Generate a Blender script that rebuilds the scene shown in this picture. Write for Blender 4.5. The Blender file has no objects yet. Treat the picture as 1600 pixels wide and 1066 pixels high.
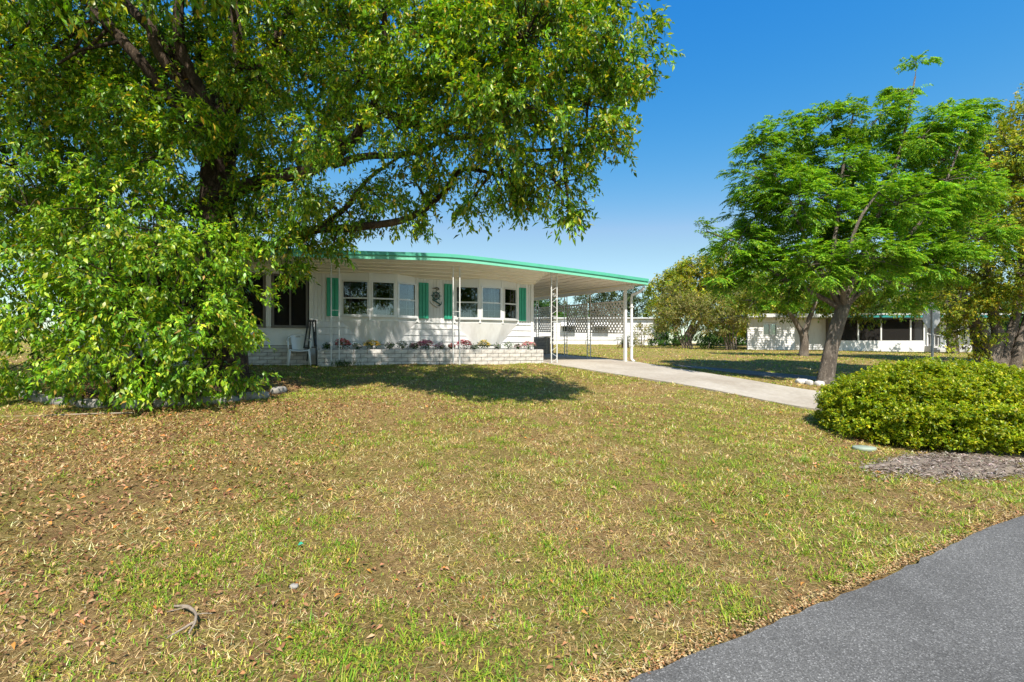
import bpy, math, random
import numpy as np
from mathutils import Vector, Matrix
random.seed(7); RNG = np.random.default_rng(11)
sc = bpy.context.scene
COL = sc.collection
PI = math.pi

# ------------------------------------------------------------------ camera, sky, sun, exposure
EYE = 1.5
FPX, HORIZON = 755.0, 547.0
cam_d = bpy.data.cameras.new('camera'); cam = bpy.data.objects.new('camera', cam_d); COL.objects.link(cam)
cam.location = (0, 0, EYE); cam.rotation_euler = (PI/2, 0, 0)
cam_d.sensor_width = 36; cam_d.lens = 36*FPX/1600; cam_d.shift_y = 14/1600
cam_d.clip_start = .05; cam_d.clip_end = 2000
sc.camera = cam

SUN_DIR = Vector((.15, -.98, 1.36)).normalized()          # towards the sun: behind the photographer
w = bpy.data.worlds.new('World'); sc.world = w; w.use_nodes = True
nt = w.node_tree; nt.nodes.clear()
sky = nt.nodes.new('ShaderNodeTexSky'); sky.sky_type = 'NISHITA'; sky.sun_disc = False
sky.sun_elevation = math.asin(SUN_DIR.z); sky.sun_rotation = math.atan2(SUN_DIR.x, SUN_DIR.y)
sky.air_density = 1.0; sky.dust_density = .25; sky.ozone_density = 1.5
bg = nt.nodes.new('ShaderNodeBackground'); bg.inputs[1].default_value = .115
wo = nt.nodes.new('ShaderNodeOutputWorld')
# deep clean-air blue: one grade for the whole sky, the same in every direction
def wm(op, a, b):
    n_ = nt.nodes.new('ShaderNodeMath'); n_.operation = op
    for i_, v_ in enumerate((a, b)):
        if hasattr(v_, 'links'): nt.links.new(v_, n_.inputs[i_])
        else: n_.inputs[i_].default_value = v_
    return n_.outputs[0]
sp = nt.nodes.new('ShaderNodeSeparateColor'); cb_ = nt.nodes.new('ShaderNodeCombineColor'); nt.links.new(sky.outputs[0], sp.inputs[0])
F0 = .178
r_, g_, b_ = (wm('MULTIPLY', sp.outputs[i_], F0) for i_ in range(3))
r2 = wm('MINIMUM', wm('MULTIPLY', wm('POWER', r_, 2.8), 4.0), wm('MULTIPLY', r_, .8))
g2 = wm('MULTIPLY', g_, .87)
b2 = wm('MAXIMUM', wm('MULTIPLY', wm('POWER', b_, .30), .84), wm('MULTIPLY', b_, .8))
for i_, v_ in enumerate((r2, g2, b2)): nt.links.new(wm('DIVIDE', v_, F0), cb_.inputs[i_])
nt.links.new(cb_.outputs[0], bg.inputs[0]); nt.links.new(bg.outputs[0], wo.inputs[0])
sd = bpy.data.lights.new('sun', 'SUN'); sd.energy = 4.8; sd.angle = math.radians(.55); sd.color = (1, .93, .82)
so = bpy.data.objects.new('sun', sd); COL.objects.link(so)
so.rotation_euler = SUN_DIR.to_track_quat('Z', 'Y').to_euler()
so.location = (5, -20, 30)
vs = sc.view_settings
vs.view_transform = 'Standard'; vs.look = 'None'; vs.gamma = 1; vs.exposure = .72
vs.use_curve_mapping = False
sc.cycles.max_bounces = 8; sc.cycles.transparent_max_bounces = 12

# ------------------------------------------------------------------ helpers
def at(px, py, d):                       # a point at depth d on the sight line through (px, py)
    return Vector(((px-800)/FPX*d, d, EYE+(HORIZON-py)/FPX*d))
def smooth(a, b, x):
    t = np.clip((x-a)/(b-a), 0, 1); return t*t*(3-2*t)
def terrain(x, y):                       # height of the land: street, lawn bank, house plateau, gentle rise behind
    x = np.asarray(x, float); y = np.asarray(y, float)
    s = -.379*x + .926*y
    def soft(v, k): return np.where(v > 8*k, v, k*np.log1p(np.exp(np.clip(v/k, -30, 30))))
    z = .093*soft(s-2, .25) - .058*soft(s-13.5, .3) - .035*soft(s-60, 4)
    return z
def tz(x, y): return float(terrain(x, y))

def tag(o, label=None, cat=None, group=None, kind=None):
    if label: o['label'] = label
    if cat: o['category'] = cat
    if group: o['group'] = group
    if kind: o['kind'] = kind
    return o
def empty(name, loc=(0, 0, 0), rz=0, label=None, cat=None, group=None):
    o = bpy.data.objects.new(name, None); COL.objects.link(o)
    o.location = loc; o.rotation_euler = (0, 0, rz); o.empty_display_size = .2
    return tag(o, label, cat, group)
def link(name, me, mat, parent=None):
    o = bpy.data.objects.new(name, me); COL.objects.link(o)
    if mat is not None and not me.materials: me.materials.append(mat)
    if parent is not None: o.parent = parent
    return o

class MB:
    def __init__(s): s.v = []; s.f = []
    def add(s, vs_, fs):
        n = len(s.v); s.v += [tuple(v) for v in vs_]; s.f += [tuple(i+n for i in f) for f in fs]; return s
    def box(s, x0, x1, y0, y1, z0, z1, M=None):
        vs_ = [Vector(p) for p in ((x0,y0,z0),(x1,y0,z0),(x1,y1,z0),(x0,y1,z0),(x0,y0,z1),(x1,y0,z1),(x1,y1,z1),(x0,y1,z1))]
        if M is not None: vs_ = [M @ v for v in vs_]
        return s.add(vs_, [(0,3,2,1),(4,5,6,7),(0,1,5,4),(1,2,6,5),(2,3,7,6),(3,0,4,7)])
    def bar(s, a, b, w_, h_=None, up=(0,0,1)):          # a rectangular bar from a to b
        a = Vector(a); b = Vector(b); h_ = h_ or w_
        d = (b-a); L = d.length; d.normalize(); up = Vector(up)
        if abs(d.dot(up)) > .98: up = Vector((0,1,0))
        sx = d.cross(up).normalized(); sz = sx.cross(d)
        vs_ = []
        for p in (a, b):
            for i, j in ((-1,-1),(1,-1),(1,1),(-1,1)): vs_.append(p+sx*i*w_/2+sz*j*h_/2)
        return s.add(vs_, [(0,1,2,3),(7,6,5,4),(0,4,5,1),(1,5,6,2),(2,6,7,3),(3,7,4,0)])
    def tube(s, pts, rad, n=8, cap=True, jit=0, rnd=None):
        pts = [Vector(p) for p in pts]; m = len(pts)
        if not hasattr(rad, '__len__'): rad = [rad]*m
        ring0 = len(s.v); ref = None
        for i, p in enumerate(pts):
            d = (pts[min(i+1, m-1)]-pts[max(i-1, 0)]).normalized()
            if ref is None:
                ref = Vector((1,0,0)) if abs(d.x) < .8 else Vector((0,1,0))
            u = (ref-d*ref.dot(d)).normalized(); ref = u; v = d.cross(u)
            for k in range(n):
                a = 2*PI*k/n; r = rad[i]
                if jit: r *= 1+jit*((rnd or random).random()-.5)
                s.v.append(tuple(p+u*math.cos(a)*r+v*math.sin(a)*r))
        for i in range(m-1):
            for k in range(n):
                a = ring0+i*n+k; b = ring0+i*n+(k+1) % n
                s.f.append((a, b, b+n, a+n))
        if cap:
            s.f.append(tuple(ring0+k for k in reversed(range(n)))); s.f.append(tuple(ring0+(m-1)*n+k for k in range(n)))
        return s
    def prism(s, poly, y0, y1):                          # polygon in xz pushed along y
        n = len(poly)
        vs_ = [(x, y0, z) for x, z in poly]+[(x, y1, z) for x, z in poly]
        fs = [tuple(range(n)), tuple(reversed(range(n, 2*n)))]
        fs += [(i, i+n, (i+1) % n+n, (i+1) % n) for i in range(n)]
        return s.add(vs_, fs)
    def mesh(s, name, smooth_=False):
        me = bpy.data.meshes.new(name); me.from_pydata(s.v, [], s.f)
        if smooth_:
            me.polygons.foreach_set('use_smooth', [True]*len(me.polygons))
        me.update(); return me
    def build(s, name, mat, parent=None, smooth_=False, kind=None):
        o = link(name, s.mesh(name, smooth_), mat, parent)
        if kind: o['kind'] = kind
        return o
def spline(pts, n=6):                                    # Catmull-Rom through points
    P = [Vector(p) for p in pts]; P = [P[0]*2-P[1]]+P+[P[-1]*2-P[-2]]; out = []
    for i in range(1, len(P)-2):
        for k in range(n):
            t = k/n
            out.append(.5*((2*P[i])+(P[i+1]-P[i-1])*t+(2*P[i-1]-5*P[i]+4*P[i+1]-P[i+2])*t*t+(3*P[i]-P[i-1]-3*P[i+1]+P[i+2])*t**3))
    out.append(P[-2]); return out

# ------------------------------------------------------------------ materials
MATS = {}
def newmat(name):
    m = bpy.data.materials.new(name); m.use_nodes = True; n = m.node_tree.nodes; n.clear()
    out = n.new('ShaderNodeOutputMaterial'); MATS[name] = m
    return m, m.node_tree, out
def N(t, kind, **kw):
    n = t.nodes.new(kind)
    for k, v in kw.items(): setattr(n, k, v)
    return n
def noise(t, scale, detail=4, rough=.6, vec=None):
    n = N(t, 'ShaderNodeTexNoise'); n.inputs['Scale'].default_value = scale; n.inputs['Detail'].default_value = detail
    n.inputs['Roughness'].default_value = rough
    if vec is not None: t.links.new(vec, n.inputs['Vector'])
    return n
def ramp(t, fac, stops):
    r = N(t, 'ShaderNodeValToRGB'); el = r.color_ramp.elements
    while len(el) < len(stops): el.new(.5)
    for e_, (p, c) in zip(el, stops): e_.position = p; e_.color = (*c, 1) if len(c) == 3 else c
    t.links.new(fac, r.inputs[0]); return r
def mixc(t, fac, a, b, mode='MIX'):
    m = N(t, 'ShaderNodeMix', data_type='RGBA', blend_type=mode)
    for sock, v in ((m.inputs[0], fac), (m.inputs[6], a), (m.inputs[7], b)):
        if hasattr(v, 'links'): t.links.new(v, sock)
        elif isinstance(v, (int, float)): sock.default_value = v
        else: sock.default_value = (*v, 1)
    return m.outputs[2]
def simple(name, col, rough=.6, var=.12, nscale=3., bump=.0, bscale=60., metal=0, spec=.5, stretch=None, dirt=None):
    m, t, out = newmat(name)
    p = N(t, 'ShaderNodeBsdfPrincipled'); t.links.new(p.outputs[0], out.inputs[0])
    tc = N(t, 'ShaderNodeTexCoord'); v = tc.outputs['Object']
    if stretch:
        mp = N(t, 'ShaderNodeMapping'); mp.inputs['Scale'].default_value = stretch; t.links.new(v, mp.inputs[0]); v = mp.outputs[0]
    n1 = noise(t, nscale, 5, .65, v)
    dark = tuple(c*(1-var*2) for c in (dirt or col)) if not dirt else dirt
    r = ramp(t, n1.outputs[0], [(.3, dark), (.55, col), (.8, tuple(min(1, c*(1+var*.5)) for c in col))])
    oi = N(t, 'ShaderNodeObjectInfo')
    hv = N(t, 'ShaderNodeHueSaturation'); mr = N(t, 'ShaderNodeMapRange'); mr.inputs[3].default_value = 1-var*.7; mr.inputs[4].default_value = 1+var*.4
    t.links.new(oi.outputs['Random'], mr.inputs[0]); t.links.new(mr.outputs[0], hv.inputs['Value']); t.links.new(r.outputs[0], hv.inputs['Color'])
    t.links.new(hv.outputs[0], p.inputs['Base Color'])
    p.inputs['Roughness'].default_value = rough; p.inputs['Metallic'].default_value = metal; p.inputs['Specular IOR Level'].default_value = spec
    if bump:
        n2 = noise(t, bscale, 4, .6, v); b = N(t, 'ShaderNodeBump'); b.inputs['Strength'].default_value = bump; b.inputs['Distance'].default_value = .01
        t.links.new(n2.outputs[0], b.inputs['Height']); t.links.new(b.outputs[0], p.inputs['Normal'])
    return m
def leafmat(name, rough=.42, trans=.38, spec=.5, tint=(1.35, 1.35, .55)):
    m, t, out = newmat(name)
    a = N(t, 'ShaderNodeAttribute', attribute_name='col')
    p = N(t, 'ShaderNodeBsdfPrincipled'); p.inputs['Roughness'].default_value = rough; p.inputs['Specular IOR Level'].default_value = spec
    t.links.new(a.outputs['Color'], p.inputs['Base Color'])
    tr = N(t, 'ShaderNodeBsdfTranslucent')
    t.links.new(mixc(t, 1., a.outputs['Color'], tint, 'MULTIPLY'), tr.inputs[0])
    mx = N(t, 'ShaderNodeMixShader'); mx.inputs[0].default_value = trans
    t.links.new(p.outputs[0], mx.inputs[1]); t.links.new(tr.outputs[0], mx.inputs[2]); t.links.new(mx.outputs[0], out.inputs[0])
    return m
def barkmat(name, c1, c2, sc_=9.):
    m, t, out = newmat(name)
    p = N(t, 'ShaderNodeBsdfPrincipled'); t.links.new(p.outputs[0], out.inputs[0]); p.inputs['Roughness'].default_value = .9; p.inputs['Specular IOR Level'].default_value = .2
    tc = N(t, 'ShaderNodeTexCoord'); mp = N(t, 'ShaderNodeMapping'); mp.inputs['Scale'].default_value = (1, 1, .28); t.links.new(tc.outputs['Object'], mp.inputs[0])
    n0 = noise(t, sc_*2.6, 6, .75, mp.outputs[0]); n2 = noise(t, 2.2, 3, .5, tc.outputs['Object'])
    vo = N(t, 'ShaderNodeTexVoronoi', feature='DISTANCE_TO_EDGE'); vo.inputs['Scale'].default_value = sc_*1.6; t.links.new(mixc(t, .25, mp.outputs[0], n0.outputs['Color']), vo.inputs['Vector'])
    cr = ramp(t, vo.outputs[0], [(0, (0, 0, 0)), (.22, (1, 1, 1))])
    n1 = N(t, 'ShaderNodeMath', operation='MULTIPLY'); t.links.new(n0.outputs[0], n1.inputs[0])
    ma = N(t, 'ShaderNodeMapRange'); ma.inputs[3].default_value = .55; ma.inputs[4].default_value = 1.12; t.links.new(cr.outputs[0], ma.inputs[0]); t.links.new(ma.outputs[0], n1.inputs[1])
    r = ramp(t, n1.outputs[0], [(.34, c1), (.6, c2), (.8, tuple(min(1, c*1.35) for c in c2))])
    t.links.new(mixc(t, .5, r.outputs[0], ramp(t, n2.outputs[0], [(.35, c1), (.65, c2)]).outputs[0]), p.inputs['Base Color'])
    b = N(t, 'ShaderNodeBump'); b.inputs['Strength'].default_value = 1.; b.inputs['Distance'].default_value = .06
    t.links.new(n1.outputs[0], b.inputs['Height']); t.links.new(b.outputs[0], p.inputs['Normal'])
    return m

M_white = simple('white_paint', (.75, .75, .74), .45, .05, 1.5, .05)
M_siding = simple('white_siding', (.72, .72, .715), .5, .06, 1.2, .04, stretch=(3, 3, .5), dirt=(.58, .57, .55))
M_soffit = simple('cream_soffit', (.82, .78, .70), .55, .05, 1.4)
M_mint = simple('mint_fascia', (.20, .62, .43), .4, .07, 2.)
M_mint_d = simple('mint_gutter_trim', (.10, .48, .33), .38, .08, 2.)
M_shut = simple('green_shutter_paint', (.025, .34, .21), .45, .1, 3.)
M_roof = simple('roof_metal', (.62, .63, .62), .5, .08)
M_brick = simple('white_washed_brick', (.60, .57, .53), .9, .16, 7., .7, 55., dirt=(.36, .32, .28))
M_mortar = simple('mortar', (.27, .26, .25), .95, .1, 8., .3)
M_block = simple('grey_block', (.60, .56, .50), .95, .12, 6., .5)
M_iron = simple('white_iron', (.72, .72, .70), .45, .08)
M_black = simple('black_metal', (.018, .019, .02), .45, .1)
M_frame_d = simple('bronze_frame', (.16, .145, .13), .5, .08)
M_alum = simple('aluminium_frame', (.66, .67, .67), .38, .05, metal=.2)
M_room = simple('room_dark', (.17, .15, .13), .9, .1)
M_curtain = simple('curtain_cloth', (.40, .44, .47), .9, .08)
M_plastic = simple('white_plastic', (.80, .81, .82), .35, .03)
M_soil = simple('potting_soil', (.05, .035, .025), .95, .3, 20., .5)
M_lattice = simple('lattice_white', (.66, .65, .62), .6, .06)
M_stone = simple('edging_concrete', (.30, .285, .26), .9, .2, 6., .8, 30., dirt=(.2, .18, .15))
M_whitestone = simple('painted_stone', (.62, .59, .55), .8, .1, 8., .5, 30.)
M_signback = simple('galvanised', (.34, .345, .35), .5, .06, metal=.2)
M_teal = simple('teal_trim', (.03, .27, .26), .45, .1)
M_nroof = simple('pale_roof', (.60, .62, .63), .55, .08)
M_wood = simple('dead_wood', (.30, .24, .18), .95, .25, 12., .7, 60., stretch=(1, 1, 1))
M_deck = simple('porch_slab', (.48, .47, .45), .9, .1)
M_teeth = simple('dark_opening', (.03, .03, .03), .7, .1)
M_orn_teal = simple('ornament_teal', (.012, .10, .10), .4, .1)
M_orn_dark = simple('ornament_iron', (.03, .028, .02), .5, .1)
M_orn_pale = simple('ornament_rope', (.45, .42, .38), .8, .1)
M_cover = simple('plastic_lid', (.30, .36, .28), .6, .1)
M_bark = barkmat('camphor_bark', (.030, .020, .014), (.20, .145, .105))
M_bark2 = barkmat('grey_bark', (.13, .105, .085), (.40, .335, .275))
M_leaf = leafmat('camphor_leaf', .40, .36, .5)
M_leaf2 = leafmat('pinnate_leaf', .5, .42, .4, (1.3, 1.25, .5))
M_leaf3 = leafmat('shrub_leaf', .45, .40, .45)
M_leaf4 = leafmat('background_leaf', .6, .35, .3)
M_grass = leafmat('grass_blade', .6, .30, .25, (1.2, 1.2, .6))
M_litter = leafmat('fallen_leaf', .8, .1, .2, (1, .9, .7))
M_petal = leafmat('petal', .6, .3, .3, (1, 1, 1))

def glassmat():
    m, t, out = newmat('window_glass')
    g = N(t, 'ShaderNodeBsdfGlossy'); g.inputs['Roughness'].default_value = .015; g.inputs[0].default_value = (.95, .97, 1, 1)
    tr = N(t, 'ShaderNodeBsdfTransparent'); tr.inputs[0].default_value = (.72, .76, .76, 1)
    fr = N(t, 'ShaderNodeFresnel'); fr.inputs[0].default_value = 1.9
    mx = N(t, 'ShaderNodeMixShader'); t.links.new(fr.outputs[0], mx.inputs[0]); t.links.new(tr.outputs[0], mx.inputs[1]); t.links.new(g.outputs[0], mx.inputs[2])
    t.links.new(mx.outputs[0], out.inputs[0]); return m
def screenmat():
    m, t, out = newmat('insect_screen')
    d = N(t, 'ShaderNodeBsdfDiffuse'); d.inputs[0].default_value = (.03, .028, .026, 1)
    tr = N(t, 'ShaderNodeBsdfTransparent')
    mx = N(t, 'ShaderNodeMixShader'); mx.inputs[0].default_value = .62
    t.links.new(tr.outputs[0], mx.inputs[1]); t.links.new(d.outputs[0], mx.inputs[2]); t.links.new(mx.outputs[0], out.inputs[0]); return m
M_glass = glassmat(); M_screen = screenmat()

def groundmat():
    m, t, out = newmat('lawn_soil')
    p = N(t, 'ShaderNodeBsdfPrincipled'); t.links.new(p.outputs[0], out.inputs[0]); p.inputs['Roughness'].default_value = 1; p.inputs['Specular IOR Level'].default_value = .1
    g = N(t, 'ShaderNodeNewGeometry'); v = g.outputs['Position']
    n1 = noise(t, .55, 5, .6, v); n2 = noise(t, 5., 6, .7, v); n3 = noise(t, 42., 5, .85, v); n4 = noise(t, 160., 3, .7, v)
    thatch = ramp(t, n3.outputs[0], [(.34, (.08, .044, .019)), (.5, (.31, .20, .082)), (.66, (.56, .40, .18))])
    green = ramp(t, n3.outputs[0], [(.34, (.065, .06, .013)), (.51, (.24, .205, .052)), (.66, (.47, .385, .125))])
    soil = ramp(t, n4.outputs[0], [(.32, (.08, .045, .022)), (.54, (.25, .145, .07)), (.7, (.42, .27, .14))])
    big = mixc(t, .5, n1.outputs[0], n2.outputs[0])
    f1 = ramp(t, big, [(.44, (0, 0, 0)), (.58, (1, 1, 1))])
    c = mixc(t, f1.outputs[0], thatch.outputs[0], green.outputs[0])
    n5 = noise(t, .9, 6, .7, v)
    f2 = ramp(t, n5.outputs[0], [(.52, (0, 0, 0)), (.68, (1, 1, 1))])
    # bare, leaf-strewn soil gets more common towards the big tree on the left
    sep = N(t, 'ShaderNodeSeparateXYZ'); t.links.new(v, sep.inputs[0])
    mr = N(t, 'ShaderNodeMapRange'); mr.inputs[1].default_value = -6; mr.inputs[2].default_value = 1.5; mr.inputs[3].default_value = 1.; mr.inputs[4].default_value = .25
    t.links.new(sep.outputs[0], mr.inputs[0])
    mu = N(t, 'ShaderNodeMath', operation='MULTIPLY'); t.links.new(f2.outputs[0], mu.inputs[0]); t.links.new(mr.outputs[0], mu.inputs[1])
    c2 = mixc(t, mu.outputs[0], c, soil.outputs[0])
    t.links.new(c2, p.inputs['Base Color'])
    b = N(t, 'ShaderNodeBump'); b.inputs['Strength'].default_value = 1.; b.inputs['Distance'].default_value = .045
    t.links.new(mixc(t, .4, n3.outputs[0], n4.outputs[0]), b.inputs['Height']); t.links.new(b.outputs[0], p.inputs['Normal'])
    return m
def asphaltmat():
    m, t, out = newmat('asphalt')
    p = N(t, 'ShaderNodeBsdfPrincipled'); t.links.new(p.outputs[0], out.inputs[0]); p.inputs['Roughness'].default_value = .82; p.inputs['Specular IOR Level'].default_value = .35
    g = N(t, 'ShaderNodeNewGeometry'); v = g.outputs['Position']
    vo = N(t, 'ShaderNodeTexVoronoi'); vo.inputs['Scale'].default_value = 170; t.links.new(v, vo.inputs['Vector'])
    vo2 = N(t, 'ShaderNodeTexVoronoi'); vo2.inputs['Scale'].default_value = 120; t.links.new(v, vo2.inputs['Vector'])
    n1 = noise(t, 1.1, 5, .6, v); n2 = noise(t, 260, 3, .7, v)
    sepc = N(t, 'ShaderNodeSeparateColor'); t.links.new(vo.outputs['Color'], sepc.inputs[0])
    agg = ramp(t, sepc.outputs[0], [(0, (.070, .068, .064)), (.5, (.112, .109, .104)), (.88, (.150, .147, .140)), (.975, (.26, .255, .245))])
    tone = ramp(t, n1.outputs[0], [(.32, (.74, .735, .73)), (.5, (.98, .98, .98)), (.7, (1.14, 1.14, 1.13))])
    fine = ramp(t, n2.outputs[0], [(.3, (.75, .75, .76)), (.7, (1.2, 1.2, 1.2))])
    t.links.new(mixc(t, 1., mixc(t, 1., agg.outputs[0], tone.outputs[0], 'MULTIPLY'), fine.outputs[0], 'MULTIPLY'), p.inputs['Base Color'])
    b = N(t, 'ShaderNodeBump'); b.inputs['Strength'].default_value = .45; b.inputs['Distance'].default_value = .004
    t.links.new(mixc(t, .5, vo.outputs['Distance'], vo2.outputs['Distance']), b.inputs['Height']); t.links.new(b.outputs[0], p.inputs['Normal'])
    return m
def concretemat():
    m, t, out = newmat('driveway_concrete')
    p = N(t, 'ShaderNodeBsdfPrincipled'); t.links.new(p.outputs[0], out.inputs[0]); p.inputs['Roughness'].default_value = .85
    g = N(t, 'ShaderNodeNewGeometry'); v = g.outputs['Position']
    n1 = noise(t, .7, 6, .65, v); n2 = noise(t, 9, 5, .7, v); n3 = noise(t, 120, 3, .7, v)
    a = ramp(t, n1.outputs[0], [(.3, (.33, .28, .22)), (.55, (.43, .385, .32)), (.75, (.48, .44, .385))])
    b_ = ramp(t, n2.outputs[0], [(.3, (.8, .78, .75)), (.7, (1.08, 1.08, 1.08))])
    c_ = ramp(t, n3.outputs[0], [(.3, (.86, .86, .86)), (.7, (1.08, 1.08, 1.08))])
    t.links.new(mixc(t, 1., mixc(t, 1., a.outputs[0], b_.outputs[0], 'MULTIPLY'), c_.outputs[0], 'MULTIPLY'), p.inputs['Base Color'])
    bp = N(t, 'ShaderNodeBump'); bp.inputs['Strength'].default_value = .3; bp.inputs['Distance'].default_value = .005
    t.links.new(n3.outputs[0], bp.inputs['Height']); t.links.new(bp.outputs[0], p.inputs['Normal'])
    return m
M_ground = groundmat(); M_asphalt = asphaltmat(); M_concrete = concretemat()
M_mulch = simple('old_mulch', (.21, .165, .125), .98, .22, 9., .8, 40., dirt=(.10, .08, .06))

# ------------------------------------------------------------------ numpy meshes: leaves and blades
def np_mesh(name, verts, tris, cols, mat, parent=None, kind=None, smooth_=False):
    me = bpy.data.meshes.new(name)
    nv, nf = len(verts), len(tris)
    me.vertices.add(nv); me.vertices.foreach_set('co', np.ascontiguousarray(verts, np.float32).ravel())
    me.loops.add(nf*3); me.loops.foreach_set('vertex_index', np.ascontiguousarray(tris, np.int32).ravel())
    me.polygons.add(nf); me.polygons.foreach_set('loop_start', np.arange(0, nf*3, 3, dtype=np.int32))
    if smooth_: me.polygons.foreach_set('use_smooth', np.ones(nf, bool))
    at_ = me.attributes.new('col', 'FLOAT_COLOR', 'POINT')
    c4 = np.ones((nv, 4), np.float32); c4[:, :3] = cols; at_.data.foreach_set('color', c4.ravel())
    me.update(calc_edges=True)
    o = link(name, me, mat, parent)
    if kind: o['kind'] = kind
    return o
def unit(a): return a/np.maximum(np.linalg.norm(a, axis=1, keepdims=True), 1e-6)
def leaf_arrays(P, D, U, L, W, col, full=True, fold=.12, droop=.12):
    n = len(P); D = unit(D); S = unit(np.cross(D, U)); Nn = np.cross(S, D)
    L = np.broadcast_to(np.asarray(L, float).reshape(-1, 1), (n, 1)); W = np.broadcast_to(np.asarray(W, float).reshape(-1, 1), (n, 1))
    tip = P+D*L-Nn*L*droop
    R = P+D*L*.45+S*W*.5+Nn*W*fold; Lf = P+D*L*.45-S*W*.5+Nn*W*fold
    if full:
        Mi = P+D*L*.5+Nn*L*.02
        V = np.stack([P, R, tip, Lf, Mi], 1).reshape(-1, 3)
        T = np.array([[0, 1, 4], [1, 2, 4], [0, 4, 3], [4, 2, 3]]); k = 5
    else:
        V = np.stack([P, R, tip, Lf], 1).reshape(-1, 3); T = np.array([[0, 1, 2], [0, 2, 3]]); k = 4
    F_ = (T[None]+(np.arange(n)*k)[:, None, None]).reshape(-1, 3)
    return V, F_, np.repeat(col, k, 0)
def join_arrays(parts):
    V, F_, Cc, o = [], [], [], 0
    for v, f, c in parts:
        V.append(v); F_.append(f+o); Cc.append(c); o += len(v)
    return np.concatenate(V), np.concatenate(F_), np.concatenate(Cc)
def palette(n, cols, wts, jitter=.18):
    cols = np.array(cols); i = RNG.choice(len(cols), n, p=np.array(wts)/sum(wts))
    return np.clip(cols[i]*(1+jitter*RNG.standard_normal((n, 1)))*(1+.06*RNG.standard_normal((n, 3))), .004, .9)
def rand_dirs(n):
    return unit(RNG.standard_normal((n, 3)))
def vnoise(x, y, scale, seed=0):                         # smooth 2D value noise in 0..1
    r = np.random.default_rng(seed).random((257, 257)); u = x*scale+100.3; v = y*scale+100.7
    i = np.floor(u).astype(int); j = np.floor(v).astype(int); fu = u-i; fv = v-j
    fu = fu*fu*(3-2*fu); fv = fv*fv*(3-2*fv); i %= 256; j %= 256
    return (r[i, j]*(1-fu)+r[i+1, j]*fu)*(1-fv)+(r[i, j+1]*(1-fu)+r[i+1, j+1]*fu)*fv

def clumps_in_lobes(lobes, per, zflat=.85, shell=.55):
    """clump centres with outward direction, gathered near the surface of each lobe of a crown"""
    C, O = [], []
    for c, r in lobes:
        n = max(3, int(per*r*r)); d = rand_dirs(n); q = r*(shell+(1-shell)*RNG.random((n, 1))**.6)*(1+.10*RNG.standard_normal((n, 1)))
        p = d*q; p[:, 2] *= zflat; C.append(np.array(c)[None]+p); O.append(d)
    return np.concatenate(C), np.concatenate(O)
def sprigs(C, O, per, spread, nl, sl, L, W, cols, wts, full=True, hang=.55, clumpcol=.22):
    """leafy twig ends: nl leaves along a short drooping shoot"""
    n = len(C)*per
    base = np.repeat(C, per, 0)+rand_dirs(n)*spread*(RNG.random((n, 1))**.5)*np.array([[1, 1, .75]])
    A = unit(np.repeat(O, per, 0)*.8+rand_dirs(n)*.8-np.array([[0, 0, hang*.6]]))
    shade = np.repeat(1+clumpcol*RNG.standard_normal((len(C), 1)), per, 0)
    warm = np.repeat(np.clip(RNG.random((len(C), 1))*1.8-.95, 0, 1), per, 0)
    m = n*nl
    t = np.tile(np.linspace(.05, 1, nl), n)[:, None]
    A2 = np.repeat(A, nl, 0); P = np.repeat(base, nl, 0)+A2*sl*t-np.array([[0, 0, 1.]])*sl*.35*t*t
    rad = rand_dirs(m); rad = unit(rad-A2*np.sum(rad*A2, 1, keepdims=True))
    D = A2*.55+rad*.8-np.array([[0, 0, hang]])
    U = unit(np.array([[0, 0, 1.]])+.55*rand_dirs(m)+.3*A2)
    s = .55+.8*RNG.random(m)
    col = palette(m, cols, wts)*np.repeat(shade, nl, 0).clip(.55, 1.6)
    col = col*(1+np.repeat(warm, nl, 0)*np.array([[.35, .12, -.1]]))
    return leaf_arrays(P, D, U, L*s, W*s*(.85+.3*RNG.random(m)), col, full)
def pinnate(C, O, per, spread, L, pairs, ll, lw, cols, wts, wind=(0, 0, 0)):
    """compound leaves: a bent rachis with leaflets in pairs"""
    n = len(C)*per
    base = np.repeat(C, per, 0)+rand_dirs(n)*spread*(RNG.random((n, 1))**.5)*np.array([[1, 1, .5]])
    A = unit(np.repeat(O, per, 0)*np.array([[1, 1, .5]])*.9+rand_dirs(n)*np.array([[1, 1, .5]])*.75+np.array([wind]))
    shade = np.repeat(1+.2*RNG.standard_normal((len(C), 1)), per, 0).clip(.6, 1.5)
    S = unit(np.cross(A, np.array([[0, 0, 1.]])+.3*rand_dirs(n)))
    Ls = L*(.7+.6*RNG.random((n, 1))); out = []
    for k in range(pairs):
        t = .2+.75*k/(pairs-1)
        P = base+A*Ls*t-np.array([[0, 0, 1.]])*Ls*.45*t*t
        for sg in (-1, 1):
            D = A*.6+S*sg*.8-np.array([[0, 0, .35]])+.15*rand_dirs(n)
            U = np.array([[0, 0, 1.]])+.35*rand_dirs(n)
            sz = (1.1-.4*abs(t-.45))
            out.append(leaf_arrays(P, D, U, ll*sz*(.8+.4*RNG.random(n)), lw*sz, palette(n, cols, wts, .12)*shade, False, .1, .2))
    return join_arrays(out)
def branch_work(C, hubs, r0, r1, mat, parent, name='twigs', every=1, rnd=random):
    mb = MB()
    for i in range(0, len(C), every):
        c = Vector(C[i]); h = min(hubs, key=lambda q: (Vector(q)-c).length); h = Vector(h)
        mid = (h+c)/2+Vector((rnd.uniform(-.15, .15), rnd.uniform(-.15, .15), rnd.uniform(-.02, .2)))*(c-h).length*.5
        mb.tube([h, mid, c], [r0, (r0+r1)*.5, r1], 4, False)
    return mb.build(name, mat, parent, True, 'stuff')

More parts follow.
